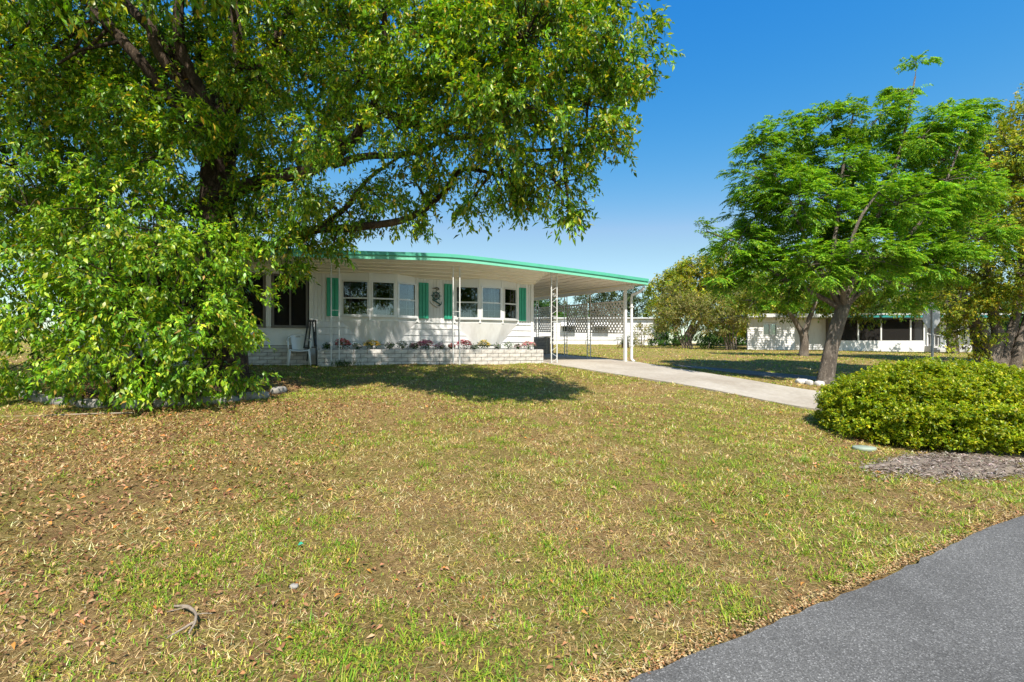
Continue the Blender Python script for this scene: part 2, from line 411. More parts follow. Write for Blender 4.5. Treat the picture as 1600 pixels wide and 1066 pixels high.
# ------------------------------------------------------------------ the setting
CS, SN = .926, .379                                       # house front runs along (CS, SN)
HO = Vector((-4.82, 13.73, EYE-.43)); HROT = math.atan2(SN, CS)
def hw(x, y, z=0):                                         # house-local to world
    return Vector((HO.x+CS*x-SN*y, HO.y+SN*x+CS*y, HO.z+z))
ROAD_K = .533
def road_y(x): return 1.86+ROAD_K*x+.05*math.sin(x*2.1)*.4
drive_rows = [(hw(5.98, 9.2), hw(9.55, 9.2)), (hw(5.98, -.1), hw(9.55, -.1)), (hw(6.0, -.95), hw(9.5, -.95)), (Vector((2.2, 13.75, 0)), Vector((4.75, 15.5, 0))),
              (Vector((4.21, 11.36, 0)), Vector((6.0, 13.3, 0))), (Vector((5.67, 8.96, 0)), Vector((7.22, 11.1, 0))),
              (Vector((7.8, 8.45, 0)), Vector((9.3, 10.2, 0))), (Vector((10.4, 7.3, 0)), Vector((12.2, 8.3, 0)))]
street_near = [(5.25, 15.75), (6.75, 14.15), (7.8, 13.5), (9.0, 13.05), (14, 10.9), (24, 12.5)]
street_far = [(5.31, 15.98), (7.2, 15.15), (9.13, 13.95), (10.6, 13.3), (14.6, 12.6), (24, 15.5)]
def poly_of(rows_a, rows_b): return [(p[0], p[1]) for p in rows_a]+[(p[0], p[1]) for p in reversed(rows_b)]
def inside(x, y, poly):
    c = np.zeros(len(x), bool); n = len(poly); j = n-1
    for i in range(n):
        xi, yi = poly[i]; xj, yj = poly[j]
        with np.errstate(divide='ignore', invalid='ignore'):
            hit = ((yi > y) != (yj > y)) & (x < (xj-xi)*(y-yi)/(yj-yi+1e-12)+xi)
        c ^= hit; j = i
    return c
drive_poly = poly_of([r[0] for r in drive_rows], [r[1] for r in drive_rows])
street_poly = poly_of(street_near, street_far)
house_poly = [tuple(hw(x, y)[:2]) for x, y in ((-6.5, -.15), (-.75, -.15), (-.7, -.66), (6.1, -.66), (6.1, 12), (-6.5, 12))]
RING_C, RING_R = (-6.0, 9.0), (1.95, 1.75)

def axis(a, b, fine, lo, hi, grow=1.35):
    xs = list(np.arange(lo, hi, fine)); st = fine
    x = hi
    while x < b: xs.append(x); st *= grow; x += st
    xs.append(b); st = fine; x = lo; left = []
    while x > a: st *= grow; x -= st; left.append(max(x, a))
    return np.array(list(reversed(left))+xs)
gx = axis(-500, 500, .11, -8.5, 9.5); gy = axis(-60, 900, .11, 1.2, 14.5)
X, Y = np.meshgrid(gx, gy); Z = terrain(X, Y)
offroad = smooth(0, .25, Y-(1.86+ROAD_K*X))
hard = inside(X.ravel(), Y.ravel(), drive_poly).reshape(X.shape) | inside(X.ravel(), Y.ravel(), street_poly).reshape(X.shape)
bump = (vnoise(X, Y, 1.1, 3)-.5)*.05+(vnoise(X, Y, 3.7, 4)-.5)*.03+(vnoise(X, Y, 9., 5)-.5)*.02
Z = Z+np.where(hard, -.03, bump*offroad)*(np.hypot(X, Y) < 60)-.03*(1-offroad)
nx, ny = len(gx), len(gy)
I = np.arange(nx*ny).reshape(ny, nx)
quads = np.stack([I[:-1, :-1], I[:-1, 1:], I[1:, 1:], I[1:, :-1]], -1).reshape(-1, 4)
me = bpy.data.meshes.new('ground'); me.from_pydata(np.stack([X, Y, Z], -1).reshape(-1, 3).tolist(), [], quads.tolist())
me.polygons.foreach_set('use_smooth', [True]*len(me.polygons))
tag(link('ground', me, M_ground), kind='structure')

def sheet(name, left, right, mat, lift, nl=8, sub=8, edge=.0, thick=.05):
    """a paved sheet lofted between two edge lines, following the land, with a small real thickness"""
    A = spline([Vector((p[0], p[1], 0)) for p in left], sub); B = spline([Vector((p[0], p[1], 0)) for p in right], sub)
    vs_, fs = [], []
    for i, (a, b) in enumerate(zip(A, B)):
        for k in range(nl+1):
            p = a.lerp(b, k/nl)
            if k in (0, nl) and edge: p += Vector((random.uniform(-edge, edge), random.uniform(-edge, edge), 0))
            vs_.append((p.x, p.y, tz(p.x, p.y)+lift))
    m = nl+1
    for i in range(len(A)-1):
        for k in range(nl): fs.append((i*m+k, i*m+k+1, (i+1)*m+k+1, (i+1)*m+k))
    for side in (0, nl):
        n0 = len(vs_)
        for i in range(len(A)): x, y, z = vs_[i*m+side]; vs_.append((x, y, z-thick))
        for i in range(len(A)-1): fs.append((i*m+side, (i+1)*m+side, n0+i+1, n0+i))
    me = bpy.data.meshes.new(name); me.from_pydata(vs_, [], fs); me.update()
    return tag(link(name, me, mat), kind='structure')
xs_r = [-60, -30, -15, -8, -4, -2, -1, 0, .5, 1, 1.5, 2, 2.5, 3, 3.5, 4, 4.6, 5.2, 6, 7, 8.5, 11, 15, 22, 40, 90]
sheet('road', [(x, road_y(x)) for x in xs_r], [(x+3.1, road_y(x)-6.0) for x in xs_r], M_asphalt, .012, 10, 5, .016)
sheet('driveway', [r[0] for r in drive_rows], [r[1] for r in drive_rows], M_concrete, .02, 6, 8)
sheet('side_street', street_near, street_far, M_asphalt, .015, 4, 8)
# ------------------------------------------------------------------ the house
house = empty('mobile_home', HO, HROT, 'white mobile home with mint green fascia, green shutters and an open carport', 'house')
H = house
def part(name, mb, mat, parent=None, sm=False): return mb.build(name, mat, parent or H, sm)
WT = 2.60                                                  # wall top
XL, XR = -.84, 5.94
bays = [(-.05, .74, 1.48, 2.12), (3.27, 4.05, 4.80, 5.40)]
BP = .20
# front wall above the split: ribbed vertical siding, in strips that leave the bays open
def ribbed(x0, x1, z0, z1, y=0., pitch=.1):
    mb = MB(); prof = []; x = x0
    while x < x1-1e-4:
        e_ = min(x+pitch, x1); prof += [(x, y), (max(x, e_-.016), y), (max(x, e_-.014), y+.012), (e_-.002, y+.012)]; x = e_
    prof.append((x1, y)); vs_ = [(a, b, z0) for a, b in prof]+[(a, b, z1) for a, b in prof]; n = len(prof)
    mb.add(vs_, [(i, i+1, i+1+n, i+n) for i in range(n-1)]); mb.box(x0, x1, y+.02, y+.09, z0, z1); return mb
for a, b in ((XL, bays[0][0]), (bays[0][3], bays[1][0]), (bays[1][3], XR)):
    part('siding_panel', ribbed(a, b, 1.26, WT), M_siding)
# lower part: horizontal boards, each its own piece
nb = 5; bh = (1.26-.30)/nb
board_me = {}
for k in range(nb):
    z0 = .30+k*bh
    for a, b in ((XL, 2.55), (2.553, XR)):
        mb = MB(); mb.prism([(0, 0), (1, 0), (1, 1), (0, 1)], 0, 0)
        mb = MB(); mb.add([(a, -.022, z0), (b, -.022, z0), (b, -.002, z0+bh-.004), (a, -.002, z0+bh-.004), (a, .05, z0), (b, .05, z0), (b, .05, z0+bh-.004), (a, .05, z0+bh-.004)],
               [(0, 1, 2, 3), (4, 7, 6, 5), (0, 4, 5, 1), (3, 2, 6, 7), (0, 3, 7, 4), (1, 5, 6, 2)])
        part('siding_board', mb, M_siding)
mb = MB(); mb.box(XL, XR, .055, .1, 0, 1.25); part('wall_backing', mb, M_siding)
mb = MB(); mb.box(XL-.03, XL+.07, -.03, .02, .3, WT); mb.box(XR-.07, XR+.03, -.03, .02, .3, WT); mb.box(XL, XR, -.028, -.003, 1.245, 1.275); part('corner_trim', mb, M_white)
# side walls, back wall, interior
mb = MB(); mb.box(XR-.1, XR, .1, 12, -.2, 2.75); part('side_wall', mb, M_siding)
for k in range(12):
    mb = MB(); mb.box(XR+.001, XR+.014, .12, 11.9, .25+k*.19, .25+k*.19+.18); part('siding_board', mb, M_siding)
mb = MB(); mb.box(XL-5.2, XR-.1, 11.9, 12, -.2, 2.75); part('back_wall', mb, M_siding)
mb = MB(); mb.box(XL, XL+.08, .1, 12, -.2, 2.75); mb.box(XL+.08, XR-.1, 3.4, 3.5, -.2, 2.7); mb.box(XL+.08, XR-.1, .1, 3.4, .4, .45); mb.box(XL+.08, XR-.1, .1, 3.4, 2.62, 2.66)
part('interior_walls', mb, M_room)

def wave_curtain(x0, x1, y, z0, z1, M):
    mb = MB(); n = max(8, int((x1-x0)/.02)); vs_ = []
    for i in range(n+1):
        x = x0+(x1-x0)*i/n; yy = y+.022*math.sin(x*62)+.01*math.sin(x*23)
        vs_ += [M @ Vector((x, yy, z0)), M @ Vector((x, yy+.01, z1))]
    mb.add(vs_, [(2*i, 2*i+2, 2*i+3, 2*i+1) for i in range(n)]); return mb
def sash_window(p0, p1, z0, z1, grid=(3, 2), curtain=None, parent=None, name='window', fw=.045, top_grid=False):
    """double-hung window between two plan points; frame > panes, rail, muntins, curtain"""
    p0 = Vector((*p0, 0)); p1 = Vector((*p1, 0)); d = (p1-p0); L = d.length; ang = math.atan2(d.y, d.x)
    M = Matrix.Translation(p0) @ Matrix.Rotation(ang, 4, 'Z')
    f = MB(); f.box(0, fw, -.03, .05, z0, z1, M); f.box(L-fw, L, -.03, .05, z0, z1, M); f.box(fw, L-fw, -.03, .05, z0, z0+fw, M); f.box(fw, L-fw, -.03, .05, z1-fw, z1, M)
    f.box(-.02, L+.02, -.055, -.031, z0-.03, z0+.012, M)
    wnd = f.build(name, M_alum, parent or H)
    zm = z0+(z1-z0)*.5
    MB().box(fw, L-fw, -.022, .03, zm-.02, zm+.02, M).build('meeting_rail', M_alum, wnd)
    MB().box(fw, L-fw, .014, .018, zm+.02, z1-fw, M).build('upper_pane', M_glass, wnd)
    MB().box(fw, L-fw, -.004, .0, z0+fw, zm-.02, M).build('lower_pane', M_glass, wnd)
    for i in range(1, grid[0]):
        x = fw+(L-2*fw)*i/grid[0]; MB().box(x-.006, x+.006, .003, .011, z0+fw, zm-.02, M).build('muntin', M_alum, wnd)
    for i in range(1, grid[1]):
        z = z0+fw+(zm-.02-z0-fw)*i/grid[1]; MB().box(fw, L-fw, .0035, .0105, z-.006, z+.006, M).build('muntin', M_alum, wnd)
    for a, b in (curtain or []):
        wave_curtain(fw+(L-2*fw)*a, fw+(L-2*fw)*b, .13, z0, z1, M).build('curtain', M_curtain, wnd, True)
    return wnd
WZ0, WZ1 = 1.40, 2.42
curt = [[[(0, .10)], [(.0, .2), (.82, 1)], [(.75, 1)]], [[(.0, .10), (.85, 1)], [(.42, .85)], [(0, .2)]]]
for bi, (a, b, c, d) in enumerate(bays):
    pts = [(a, -.01), (b, -BP), (c, -BP), (d, -.01)]
    # shell of the bay: header panels above the windows, apron strip below, sloping underside
    for k in range(3):
        (x0, y0), (x1, y1) = pts[k], pts[k+1]
        for za, zb in ((WZ1, WT+.05), (1.27, WZ0)):
            mb = MB()
            mb.add([(x0, y0, za), (x1, y1, za), (x1, y1, zb), (x0, y0, zb), (x0, y0+.05, za), (x1, y1+.05, za), (x1, y1+.05, zb), (x0, y0+.05, zb)],
                   [(0, 1, 2, 3), (5, 4, 7, 6), (0, 4, 5, 1), (3, 2, 6, 7), (0, 3, 7, 4), (1, 5, 6, 2)])
            part('bay_panel', mb, M_white)
        dx, dy = (x1-x0), (y1-y0); L = math.hypot(dx, dy); ux, uy = dx/L, dy/L; g = .035
        sash_window((x0+ux*g, y0+uy*g), (x1-ux*g, y1-uy*g), WZ0, WZ1, (3, 2) if k < 2 else (2, 2), curt[bi][k])
    for (x, y) in pts[1:3]: part('bay_mullion', MB().box(x-.035, x+.035, y-.012, y+.06, 1.27, WT+.04), M_white)
    for (x, y) in (pts[0], pts[3]): part('bay_mullion', MB().box(x-.035, x+.035, y-.035, y+.06, 1.27, WT), M_white)
    cx = (a+d)/2; lo = [(cx-.48, -.012), (cx-.28, -.05), (cx+.28, -.05), (cx+.48, -.012)]
    mb = MB(); vs_ = [(x, y, 1.27) for x, y in pts]+[(x, y, .60) for x, y in lo]
    mb.add(vs_, [(0, 4, 5, 1), (1, 5, 6, 2), (2, 6, 7, 3), (4, 7, 6, 5)]); part('bay_underside', mb, M_siding)

def shutter(x0, x1, z0, z1):
    mb = MB(); n = 3; wd = (x1-x0)/n
    prof = []
    for i in range(n):
        x = x0+i*wd; prof += [(x+.004, -.03), (x+.014, -.05), (x+wd-.014, -.05), (x+wd-.004, -.03)]
    vs_ = [(a, b, z0) for a, b in prof]+[(a, b, z1) for a, b in prof]; m = len(prof)
    mb.add(vs_, [(i, i+1, i+1+m, i+m) for i in range(m-1)]+[tuple(range(m, 2*m)), tuple(reversed(range(m)))])
    mb.box(x0, x1, -.029, -.004, z0, z1); part('shutter', mb, M_shut)
for x0, x1 in ((-.42, -.10), (2.17, 2.47), (2.95, 3.23), (5.44, 5.70)): shutter(x0, x1, 1.38, 2.46)

# roof: shallow gable front with a two-step mint fascia, cream ribbed soffit
def fz(x):                                                 # fascia bottom height along the front
    return float(np.interp(x, [-6.5, -2.5, -.45, 1.0, 2.2, 2.9, 3.6, 5, 6.2, 8, 9.8], [2.60, 2.76, 2.80, 2.87, 2.925, 2.945, 2.935, 2.875, 2.82, 2.725, 2.615]))
FY = -1.1
def fascia(x0, x1, dz0, dz1, y0, y1, step=.35):
    mb = MB(); n = int((x1-x0)/step); vs_ = []; fs = []
    for i in range(n+1):
        x = x0+(x1-x0)*i/n; z = fz(x); vs_ += [(x, y0, z+dz0), (x, y1, z+dz0), (x, y1, z+dz1), (x, y0, z+dz1)]
    for i in range(n):
        a = 4*i; b = a+4; fs += [(a, b, b+3, a+3), (a+1, a+2, b+2, b+1), (a, a+1, b+1, b), (a+3, b+3, b+2, a+2)]
    fs += [(0, 3, 2, 1), (4*n, 4*n+1, 4*n+2, 4*n+3)]; mb.add(vs_, fs); return mb
EX = 9.75
roof = part('roof', fascia(-6.4, 6.0, .18, .215, FY+.03, 12.2), M_roof)
part('fascia_board', fascia(-6.4, EX, .02, .125, FY, FY+.025), M_mint, roof)
part('fascia_cap', fascia(-6.4, EX+.01, .130, .225, FY-.03, FY+.03), M_mint_d, roof)
mb = MB(); mb.bar((EX-.012, FY+.035, 2.70), (EX-.012, 8.6, 2.70+.045*9.7), .02, .15); part('fascia_board', mb, M_mint, roof)
# soffit of the front overhang: ribbed slopes from the fascia down to the wall
mb = MB(); prof = []; nr = 5
for i in range(nr):
    t0 = i/nr; t1 = (i+1)/nr
    prof += [(FY+.03+(1.07)*t0, -.02*0, t0), (FY+.03+1.07*(t1-.03), 0, t1-.03), (FY+.03+1.07*(t1-.03), -.02, t1-.03), (FY+.03+1.07*t1, -.02, t1)]
xsf = list(np.linspace(XL-.1, 6.0, 22)); m = len(prof)
for x in xsf:
    for y, dz, t in prof: mb.v.append((x, y, fz(x)+.02+(WT-.0-fz(x)-.02)*t+dz))
for i in range(len(xsf)-1):
    for k in range(m-1): mb.f.append((i*m+k, i*m+k+1, (i+1)*m+k+1, (i+1)*m+k))
part('soffit', mb, M_soffit)
mb = MB(); mb.add([(6.0, FY+.03, fz(6)+.015), (6.0, 0, WT-.02), (6.0, 12, WT-.02), (6.0, 12, fz(6)+.19), (6.0, FY+.03, fz(6)+.19), (5.96, FY+.03, fz(6)+.015), (5.96, 0, WT-.02), (5.96, 12, WT-.02), (5.96, 12, fz(6)+.19), (5.96, FY+.03, fz(6)+.19)],
    [(0, 1, 2, 3, 4), (9, 8, 7, 6, 5), (0, 5, 6, 1), (1, 6, 7, 2)]); part('soffit_end', mb, M_soffit)
# carport roof: pan roof that rises a little towards the back
RISE = .045
npan = 9
croof = part('carport_roof', MB().box(6.0, 6.03, FY+.04, 8.6, fz(6)+.06, fz(6)+.12), M_soffit)
for i in range(npan):
    mb = MB()
    xa = 6.003+(EX-.03-6.003)*i/npan; xb = 6.003+(EX-.03-6.003)*(i+1)/npan
    za, zb = fz(xa)+.05, fz(xb)+.05
    for (x0, x1, z0, z1, dz) in ((xa+(.031 if i == 0 else .001), xb-.03, za, za+(zb-za)*.93, 0), (xb-.03, xb, za+(zb-za)*.93, zb, -.022)):
        mb.add([(x0, FY+.035, z0+dz), (x1, FY+.035, z1+dz), (x1, 8.6, z1+dz+RISE*9.7), (x0, 8.6, z0+dz+RISE*9.7), (x0, FY+.035, z0+.07), (x1, FY+.035, z1+.07), (x1, 8.6, z1+.07+RISE*9.7), (x0, 8.6, z0+.07+RISE*9.7)],
               [(0, 3, 2, 1), (4, 5, 6, 7), (0, 1, 5, 4), (1, 2, 6, 5), (2, 3, 7, 6), (3, 0, 4, 7)])
    mb.build('roof_pan', M_soffit, croof)
mb = MB(); mb.bar((9.3, -.9, 2.58), (9.3, 8.5, 2.58+RISE*9.4), .07, .14); part('carport_beam', mb, M_white)
# iron posts
def iron_post(x, y, z0, z1, along=(1, 0), wd=.2, brace=True, mat=None):
    ax, ay = along; p = MB()
    for s in (-1, 1): p.box(x+ax*s*wd/2-.014, x+ax*s*wd/2+.014, y+ay*s*wd/2-.014, y+ay*s*wd/2+.014, z0, z1)
    for z in (z0+.02, z0+(z1-z0)*.47, z0+(z1-z0)*.53, z1-.02): p.bar((x-ax*wd/2, y-ay*wd/2, z), (x+ax*wd/2, y+ay*wd/2, z), .014)
    o = part('iron_post', p, mat or M_iron)
    n = 7
    for lo, hi in ((z0+.03, z0+(z1-z0)*.46), (z0+(z1-z0)*.54, z1-.03)):
        if not brace: break
        s_ = MB()
        for i in range(n):
            za = lo+(hi-lo)*i/n; zb = lo+(hi-lo)*(i+1)/n
            if not brace and 1 < i < n-1: continue
            sg = 1 if i % 2 else -1
            pts = [(x+ax*wd/2*sg*math.cos(PI*t), y+ay*wd/2*sg*math.cos(PI*t), za+(zb-za)*t) for t in (0, .25, .5, .75, 1)]
            s_.tube(pts, .006, 5, False)
        zc = (lo+hi)/2
        s_.tube([(x+ax*.05*math.cos(a), y+ay*.05*math.cos(a), zc+.05*math.sin(a)) for a in np.linspace(0, 2*PI, 11)], .006, 5, False)
        s_.build('scrollwork', mat or M_iron, o, kind='stuff')
iron_post(-.22, -.80, -.03, fz(-.2)+.03, brace=False); iron_post(3.12, -.80, -.03, fz(3.1)+.03, brace=False); iron_post(6.33, -.80, -.03, fz(6.3)+.05)
SX = 9.28
for y in (1.95, 3.85, 6.7, 8.45): iron_post(SX, y, -.02+.03*y, 2.50+RISE*(y+1), (0, 1), .24)
mb = MB(); mb.box(SX-.045, SX+.045, -.5, -.41, -.02, 2.52); part('corner_post', mb, M_white)
mb = MB(); mb.box(SX-.03, SX+.03, 5.05, 5.11, .1, 2.75); part('thin_post', mb, M_frame_d)
mb = MB(); mb.tube([(EX-.09, -.98, 2.60), (EX-.09, -.98, 2.53), (EX-.16, -.85, 2.42), (EX-.30, -.62, 2.33), (EX-.31, -.6, 2.2), (EX-.31, -.6, .12), (EX-.29, -.72, .03)], [.045, .05, .05, .05, .05, .05, .05], 10)
dsp = part('downspout', mb, M_white, None, True)
for z in (.55, 1.9): MB().box(EX-.37, EX-.25, -.66, -.54, z, z+.035).build('pipe_strap', M_white, dsp)
# lattice screens along the carport side
def lattice(y0, y1, za, zb, slope, pitch=.20, sw=.062):
    """panel frame in the plane x = SX; each diagonal slat is its own piece"""
    f = MB()
    S = lambda y, z: (SX, y, z+slope*y)
    for z in (za, zb): f.bar(S(y0, z), S(y1, z), .03, .04)
    for y in (y0, y1): f.bar(S(y, za), S(y, zb), .03, .04)
    o = f.build('lattice_panel', M_lattice, H)
    for sg, dx in ((1, -.007), (-1, .007)):
        c = (y0-(zb-za)) if sg > 0 else y0
        c1 = y1 if sg > 0 else y1+(zb-za)
        c += pitch*.5
        while c < c1:
            # line y = c + sg*(z-za)
            a, b = (c, za), (c+sg*(zb-za), zb)
            def clip(p, q, Y):
                t = (Y-p[0])/(q[0]-p[0]); return (Y, p[1]+(q[1]-p[1])*t)
            if a[0] < y0: a = clip(a, b, y0)
            if a[0] > y1: a = clip(a, b, y1)
            if b[0] > y1: b = clip(a, b, y1)
            if b[0] < y0: b = clip(a, b, y0)
            if abs(a[0]-b[0]) > .06:
                p = Vector(S(*a)); q = Vector(S(*b)); p.x += dx; q.x += dx
                MB().bar(p, q, .007, sw, up=(0, -.7, .7) if sg > 0 else (0, .7, .7)).build('slat', M_lattice, o)
            c += pitch
lattice(-.40, 1.82, 1.03, 2.16, .045); lattice(2.08, 3.70, 1.03, 2.16, .045); lattice(3.98, 5.03, 1.93, 2.16, .045); lattice(5.12, 6.56, 1.03, 2.16, .045); lattice(6.82, 8.34, 1.03, 2.16, .045)
# porch on the left: brick base, white apron, dark screens
PX0, PX1 = -6.2, XL-.02
mb = MB(); mb.box(PX0, PX1, .02, .10, .56, 1.05); part('porch_apron', mb, M_white)
for x in (-1.95, -3.1, -4.3, -5.4): part('apron_joint', MB().box(x-.012, x+.012, .008, .019, .56, 1.05), M_white)
mb = MB(); mb.box(PX0, PX1, -.10, .12, .47, .545); part('porch_ledge', mb, M_deck)
mb = MB(); mb.box(PX0, PX1, .02, .10, 2.50, 2.80); part('porch_header', mb, M_white)
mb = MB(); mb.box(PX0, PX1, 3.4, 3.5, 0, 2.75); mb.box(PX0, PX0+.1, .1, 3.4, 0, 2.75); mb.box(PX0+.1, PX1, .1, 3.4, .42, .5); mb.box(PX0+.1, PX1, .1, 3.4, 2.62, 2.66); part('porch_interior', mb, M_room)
for x0, x1, nm in ((-1.80, -.90, 2), (-3.1, -1.96, 2), (-4.4, -3.26, 2), (-5.7, -4.56, 2)):
    f = MB(); z0, z1 = 1.05, 2.50; fw = .055
    f.box(x0, x0+fw, 0, .09, z0, z1); f.box(x1-fw, x1, 0, .09, z0, z1); f.box(x0+fw, x1-fw, 0, .09, z0, z0+fw); f.box(x0+fw, x1-fw, 0, .09, z1-fw, z1)
    xm = (x0+x1)/2; f.box(xm-.022, xm+.022, .0, .08, z0+fw, z1-fw); f.box(x0-.02, x1+.02, -.03, -.001, z0-.02, z0+.02)
    o = part('screen_window', f, M_frame_d)
    for a, b in ((x0+fw, xm-.022), (xm+.022, x1-fw)): MB().box(a, b, .04, .043, z0+fw, z1-fw).build('screen', M_screen, o)
for x in (-1.88, -3.18, -4.48): part('porch_post', MB().box(x-.065, x+.065, -.015, .085, 1.053, 2.498), M_white)
mb = MB(); mb.add([(PX0, FY+.03, fz(-6)+.02), (PX1, FY+.03, fz(-.9)+.02), (PX1, .02, 2.74), (PX0, .02, 2.66), (PX0, FY+.03, fz(-6)+.06), (PX1, FY+.03, fz(-.9)+.06), (PX1, .02, 2.78), (PX0, .02, 2.70)], [(0, 3, 2, 1), (4, 5, 6, 7), (0, 1, 5, 4), (2, 3, 7, 6)]); part('porch_soffit', mb, M_soffit)

# bricks: one shared mesh per course length
def brick_mesh(name, L, Hh, D):
    mb = MB(); c = .006
    mb.add([(c, 0, c), (L-c, 0, c), (L-c, 0, Hh-c), (c, 0, Hh-c), (0, c, 0), (L, c, 0), (L, c, Hh), (0, c, Hh), (0, D, 0), (L, D, 0), (L, D, Hh), (0, D, Hh)],
           [(0, 1, 2, 3), (0, 4, 5, 1), (1, 5, 6, 2), (2, 6, 7, 3), (3, 7, 4, 0), (4, 8, 9, 5), (5, 9, 10, 6), (6, 10, 11, 7), (7, 11, 8, 4)])
    return mb.mesh(name)
def courses(parent, x0, x1, y, z0, n, L, Hh, D, mat, gap=.012, rz=0):
    full = brick_mesh('brick', L-gap, Hh-gap, D); full.materials.append(mat); cache = {}
    for r in range(n):
        x = x0-(L*.5 if r % 2 else 0)
        while x < x1-.02:
            a = max(x, x0); b = min(x+L, x1); ln = round(b-a, 3)
            if ln > .05:
                if abs(ln-L) < .004: me_ = full
                else:
                    if ln not in cache: cache[ln] = brick_mesh('brick', ln-gap, Hh-gap, D); cache[ln].materials.append(mat)
                    me_ = cache[ln]
                o = bpy.data.objects.new('brick', me_); COL.objects.link(o); o.parent = parent
                jy = random.uniform(-.006, .006)
                if rz == 0: o.location = (a, y+jy, z0+r*Hh)
                else: o.location = (y+jy, a if rz > 0 else b, z0+r*Hh); o.rotation_euler = (0, 0, rz)
            x += L
base = part('porch_base', MB().box(PX0, PX1, -.062, .1, -.1, .47), M_mortar)
courses(base, -4.6, PX1, -.085, -.03, 5, .36, .10, .05, M_brick)
# planter in front of the gable wall: a thing of its own
planter = empty('brick_planter', hw(0, -.6), HROT, 'long low planter of whitewashed bricks under the two bay windows', 'planter')
core = MB(); core.box(-.63, 6.03, .025, .10, -.12, .455); core.box(-.63, -.55, .10, .57, -.12, .455); core.box(5.95, 6.03, .10, .57, -.12, .455); core.build('mortar_core', M_mortar, planter)
MB().box(-.55, 5.95, .10, .572, -.1, .41).build('soil', M_soil, planter)
courses(planter, -.66, 6.06, .0, -.02, 4, .37, .117, .05, M_brick)
courses(planter, .03, .57, -.66, -.02, 4, .28, .117, .05, M_brick, rz=-PI/2)
courses(planter, .03, .57, 6.06, -.02, 4, .28, .117, .04, M_brick, rz=PI/2)
# grey block wall at the back of the carport
bw = empty('block_wall', HO, HROT, 'low grey block wall under the far end of the carport lattice', 'wall')
MB().box(SX-.20, SX-.06, 5.2, 8.5, .0, 1.0).build('mortar_core', M_mortar, bw)
courses(bw, 5.2, 8.5, SX-.235, .14, 7, .40, .125, .045, M_block, rz=-PI/2)
MB().box(SX-.26, SX-.04, 5.17, 8.53, 1.02, 1.06).build('coping', M_block, bw)

# ------------------------------------------------------------------ things by the house
def flower(x, name, label, petals, leafc, r=.16, n=90, tall=.2):
    r *= 1.1; tall *= 1.55; p = hw(x, -.44+random.uniform(-.04, .04), .43); t = empty(name, p, 0, label, 'flowers')
    m = 130; C = rand_dirs(m)*np.array([[r, r*.8, tall*.5]])*RNG.random((m, 1))**.4+np.array([[0, 0, tall*.5]])
    V = leaf_arrays(C, rand_dirs(m)+np.array([[0, 0, .6]]), rand_dirs(m), .06, .028, palette(m, leafc, [1]*len(leafc)), False)
    np_mesh('foliage', *V, M_leaf3, t)
    MB().tube([(0, 0, -.03), (.01, 0, tall*.5)], .012, 5).build('stem', M_soil, t)
    if petals:
        C = rand_dirs(n)*np.array([[r, r*.85, tall*.62]])*(.7+.3*RNG.random((n, 1))); C[:, 2] = np.abs(C[:, 2])+tall*.42
        parts = []
        col = palette(n, [tuple(min(.85, c_*1.3+.03) for c_ in q_) for q_ in petals], [1]*len(petals), .15)
        for k in range(5):
            a = 2*PI*k/5; D = np.stack([np.full(n, math.cos(a)), np.full(n, math.sin(a)), np.full(n, .35)], 1)+.25*rand_dirs(n)
            parts.append(leaf_arrays(C, D, np.tile([[0, 0, 1.]], (n, 1)), .046, .040, col, False))
        np_mesh('blossoms', *join_arrays(parts), M_petal, t)
G1 = [(.05, .13, .03), (.08, .16, .04)]
flower(-.02, 'flower_clump', 'clump of red and pink flowers at the left end of the brick planter', [(.55, .06, .08), (.62, .20, .22)], G1, .21, 110, .2)
flower(.76, 'flower_clump', 'yellow flowers under the left bay window', [(.62, .47, .06), (.66, .55, .16)], G1, .22, 100, .18)
flower(1.25, 'flower_clump', 'small white flowers right of the yellow ones under the left bay', [(.72, .70, .70)], G1, .14, 50, .14)
flower(1.62, 'flower_clump', 'grey green foliage plant with few white blossoms in the planter', [(.7, .7, .68)], [(.14, .19, .14), (.2, .24, .18)], .15, 20, .16)
flower(2.28, 'flower_clump', 'wide clump of pink flowers below the gap between the two bays', [(.62, .20, .32), (.50, .12, .26)], G1, .25, 130, .19)
flower(3.45, 'flower_clump', 'rosy red flowers below the left side of the right bay window', [(.55, .10, .16), (.60, .24, .28)], G1, .22, 120, .2)
flower(4.08, 'flower_clump', 'pale yellow flowers in the shade below the right bay window', [(.62, .52, .10), (.58, .48, .15)], G1, .19, 90, .19)
flower(4.55, 'flower_clump', 'tiny white flowers just right of the pale yellow clump', [(.72, .70, .66)], G1, .10, 30, .13)
flower(4.90, 'flower_clump', 'silver green leafy plant below the right edge of the right bay', None, [(.16, .22, .15), (.24, .30, .22)], .17, 0, .17)
flower(5.58, 'flower_clump', 'pink and cream flowers at the carport end of the planter', [(.64, .26, .34), (.66, .5, .4)], G1, .22, 110, .18)

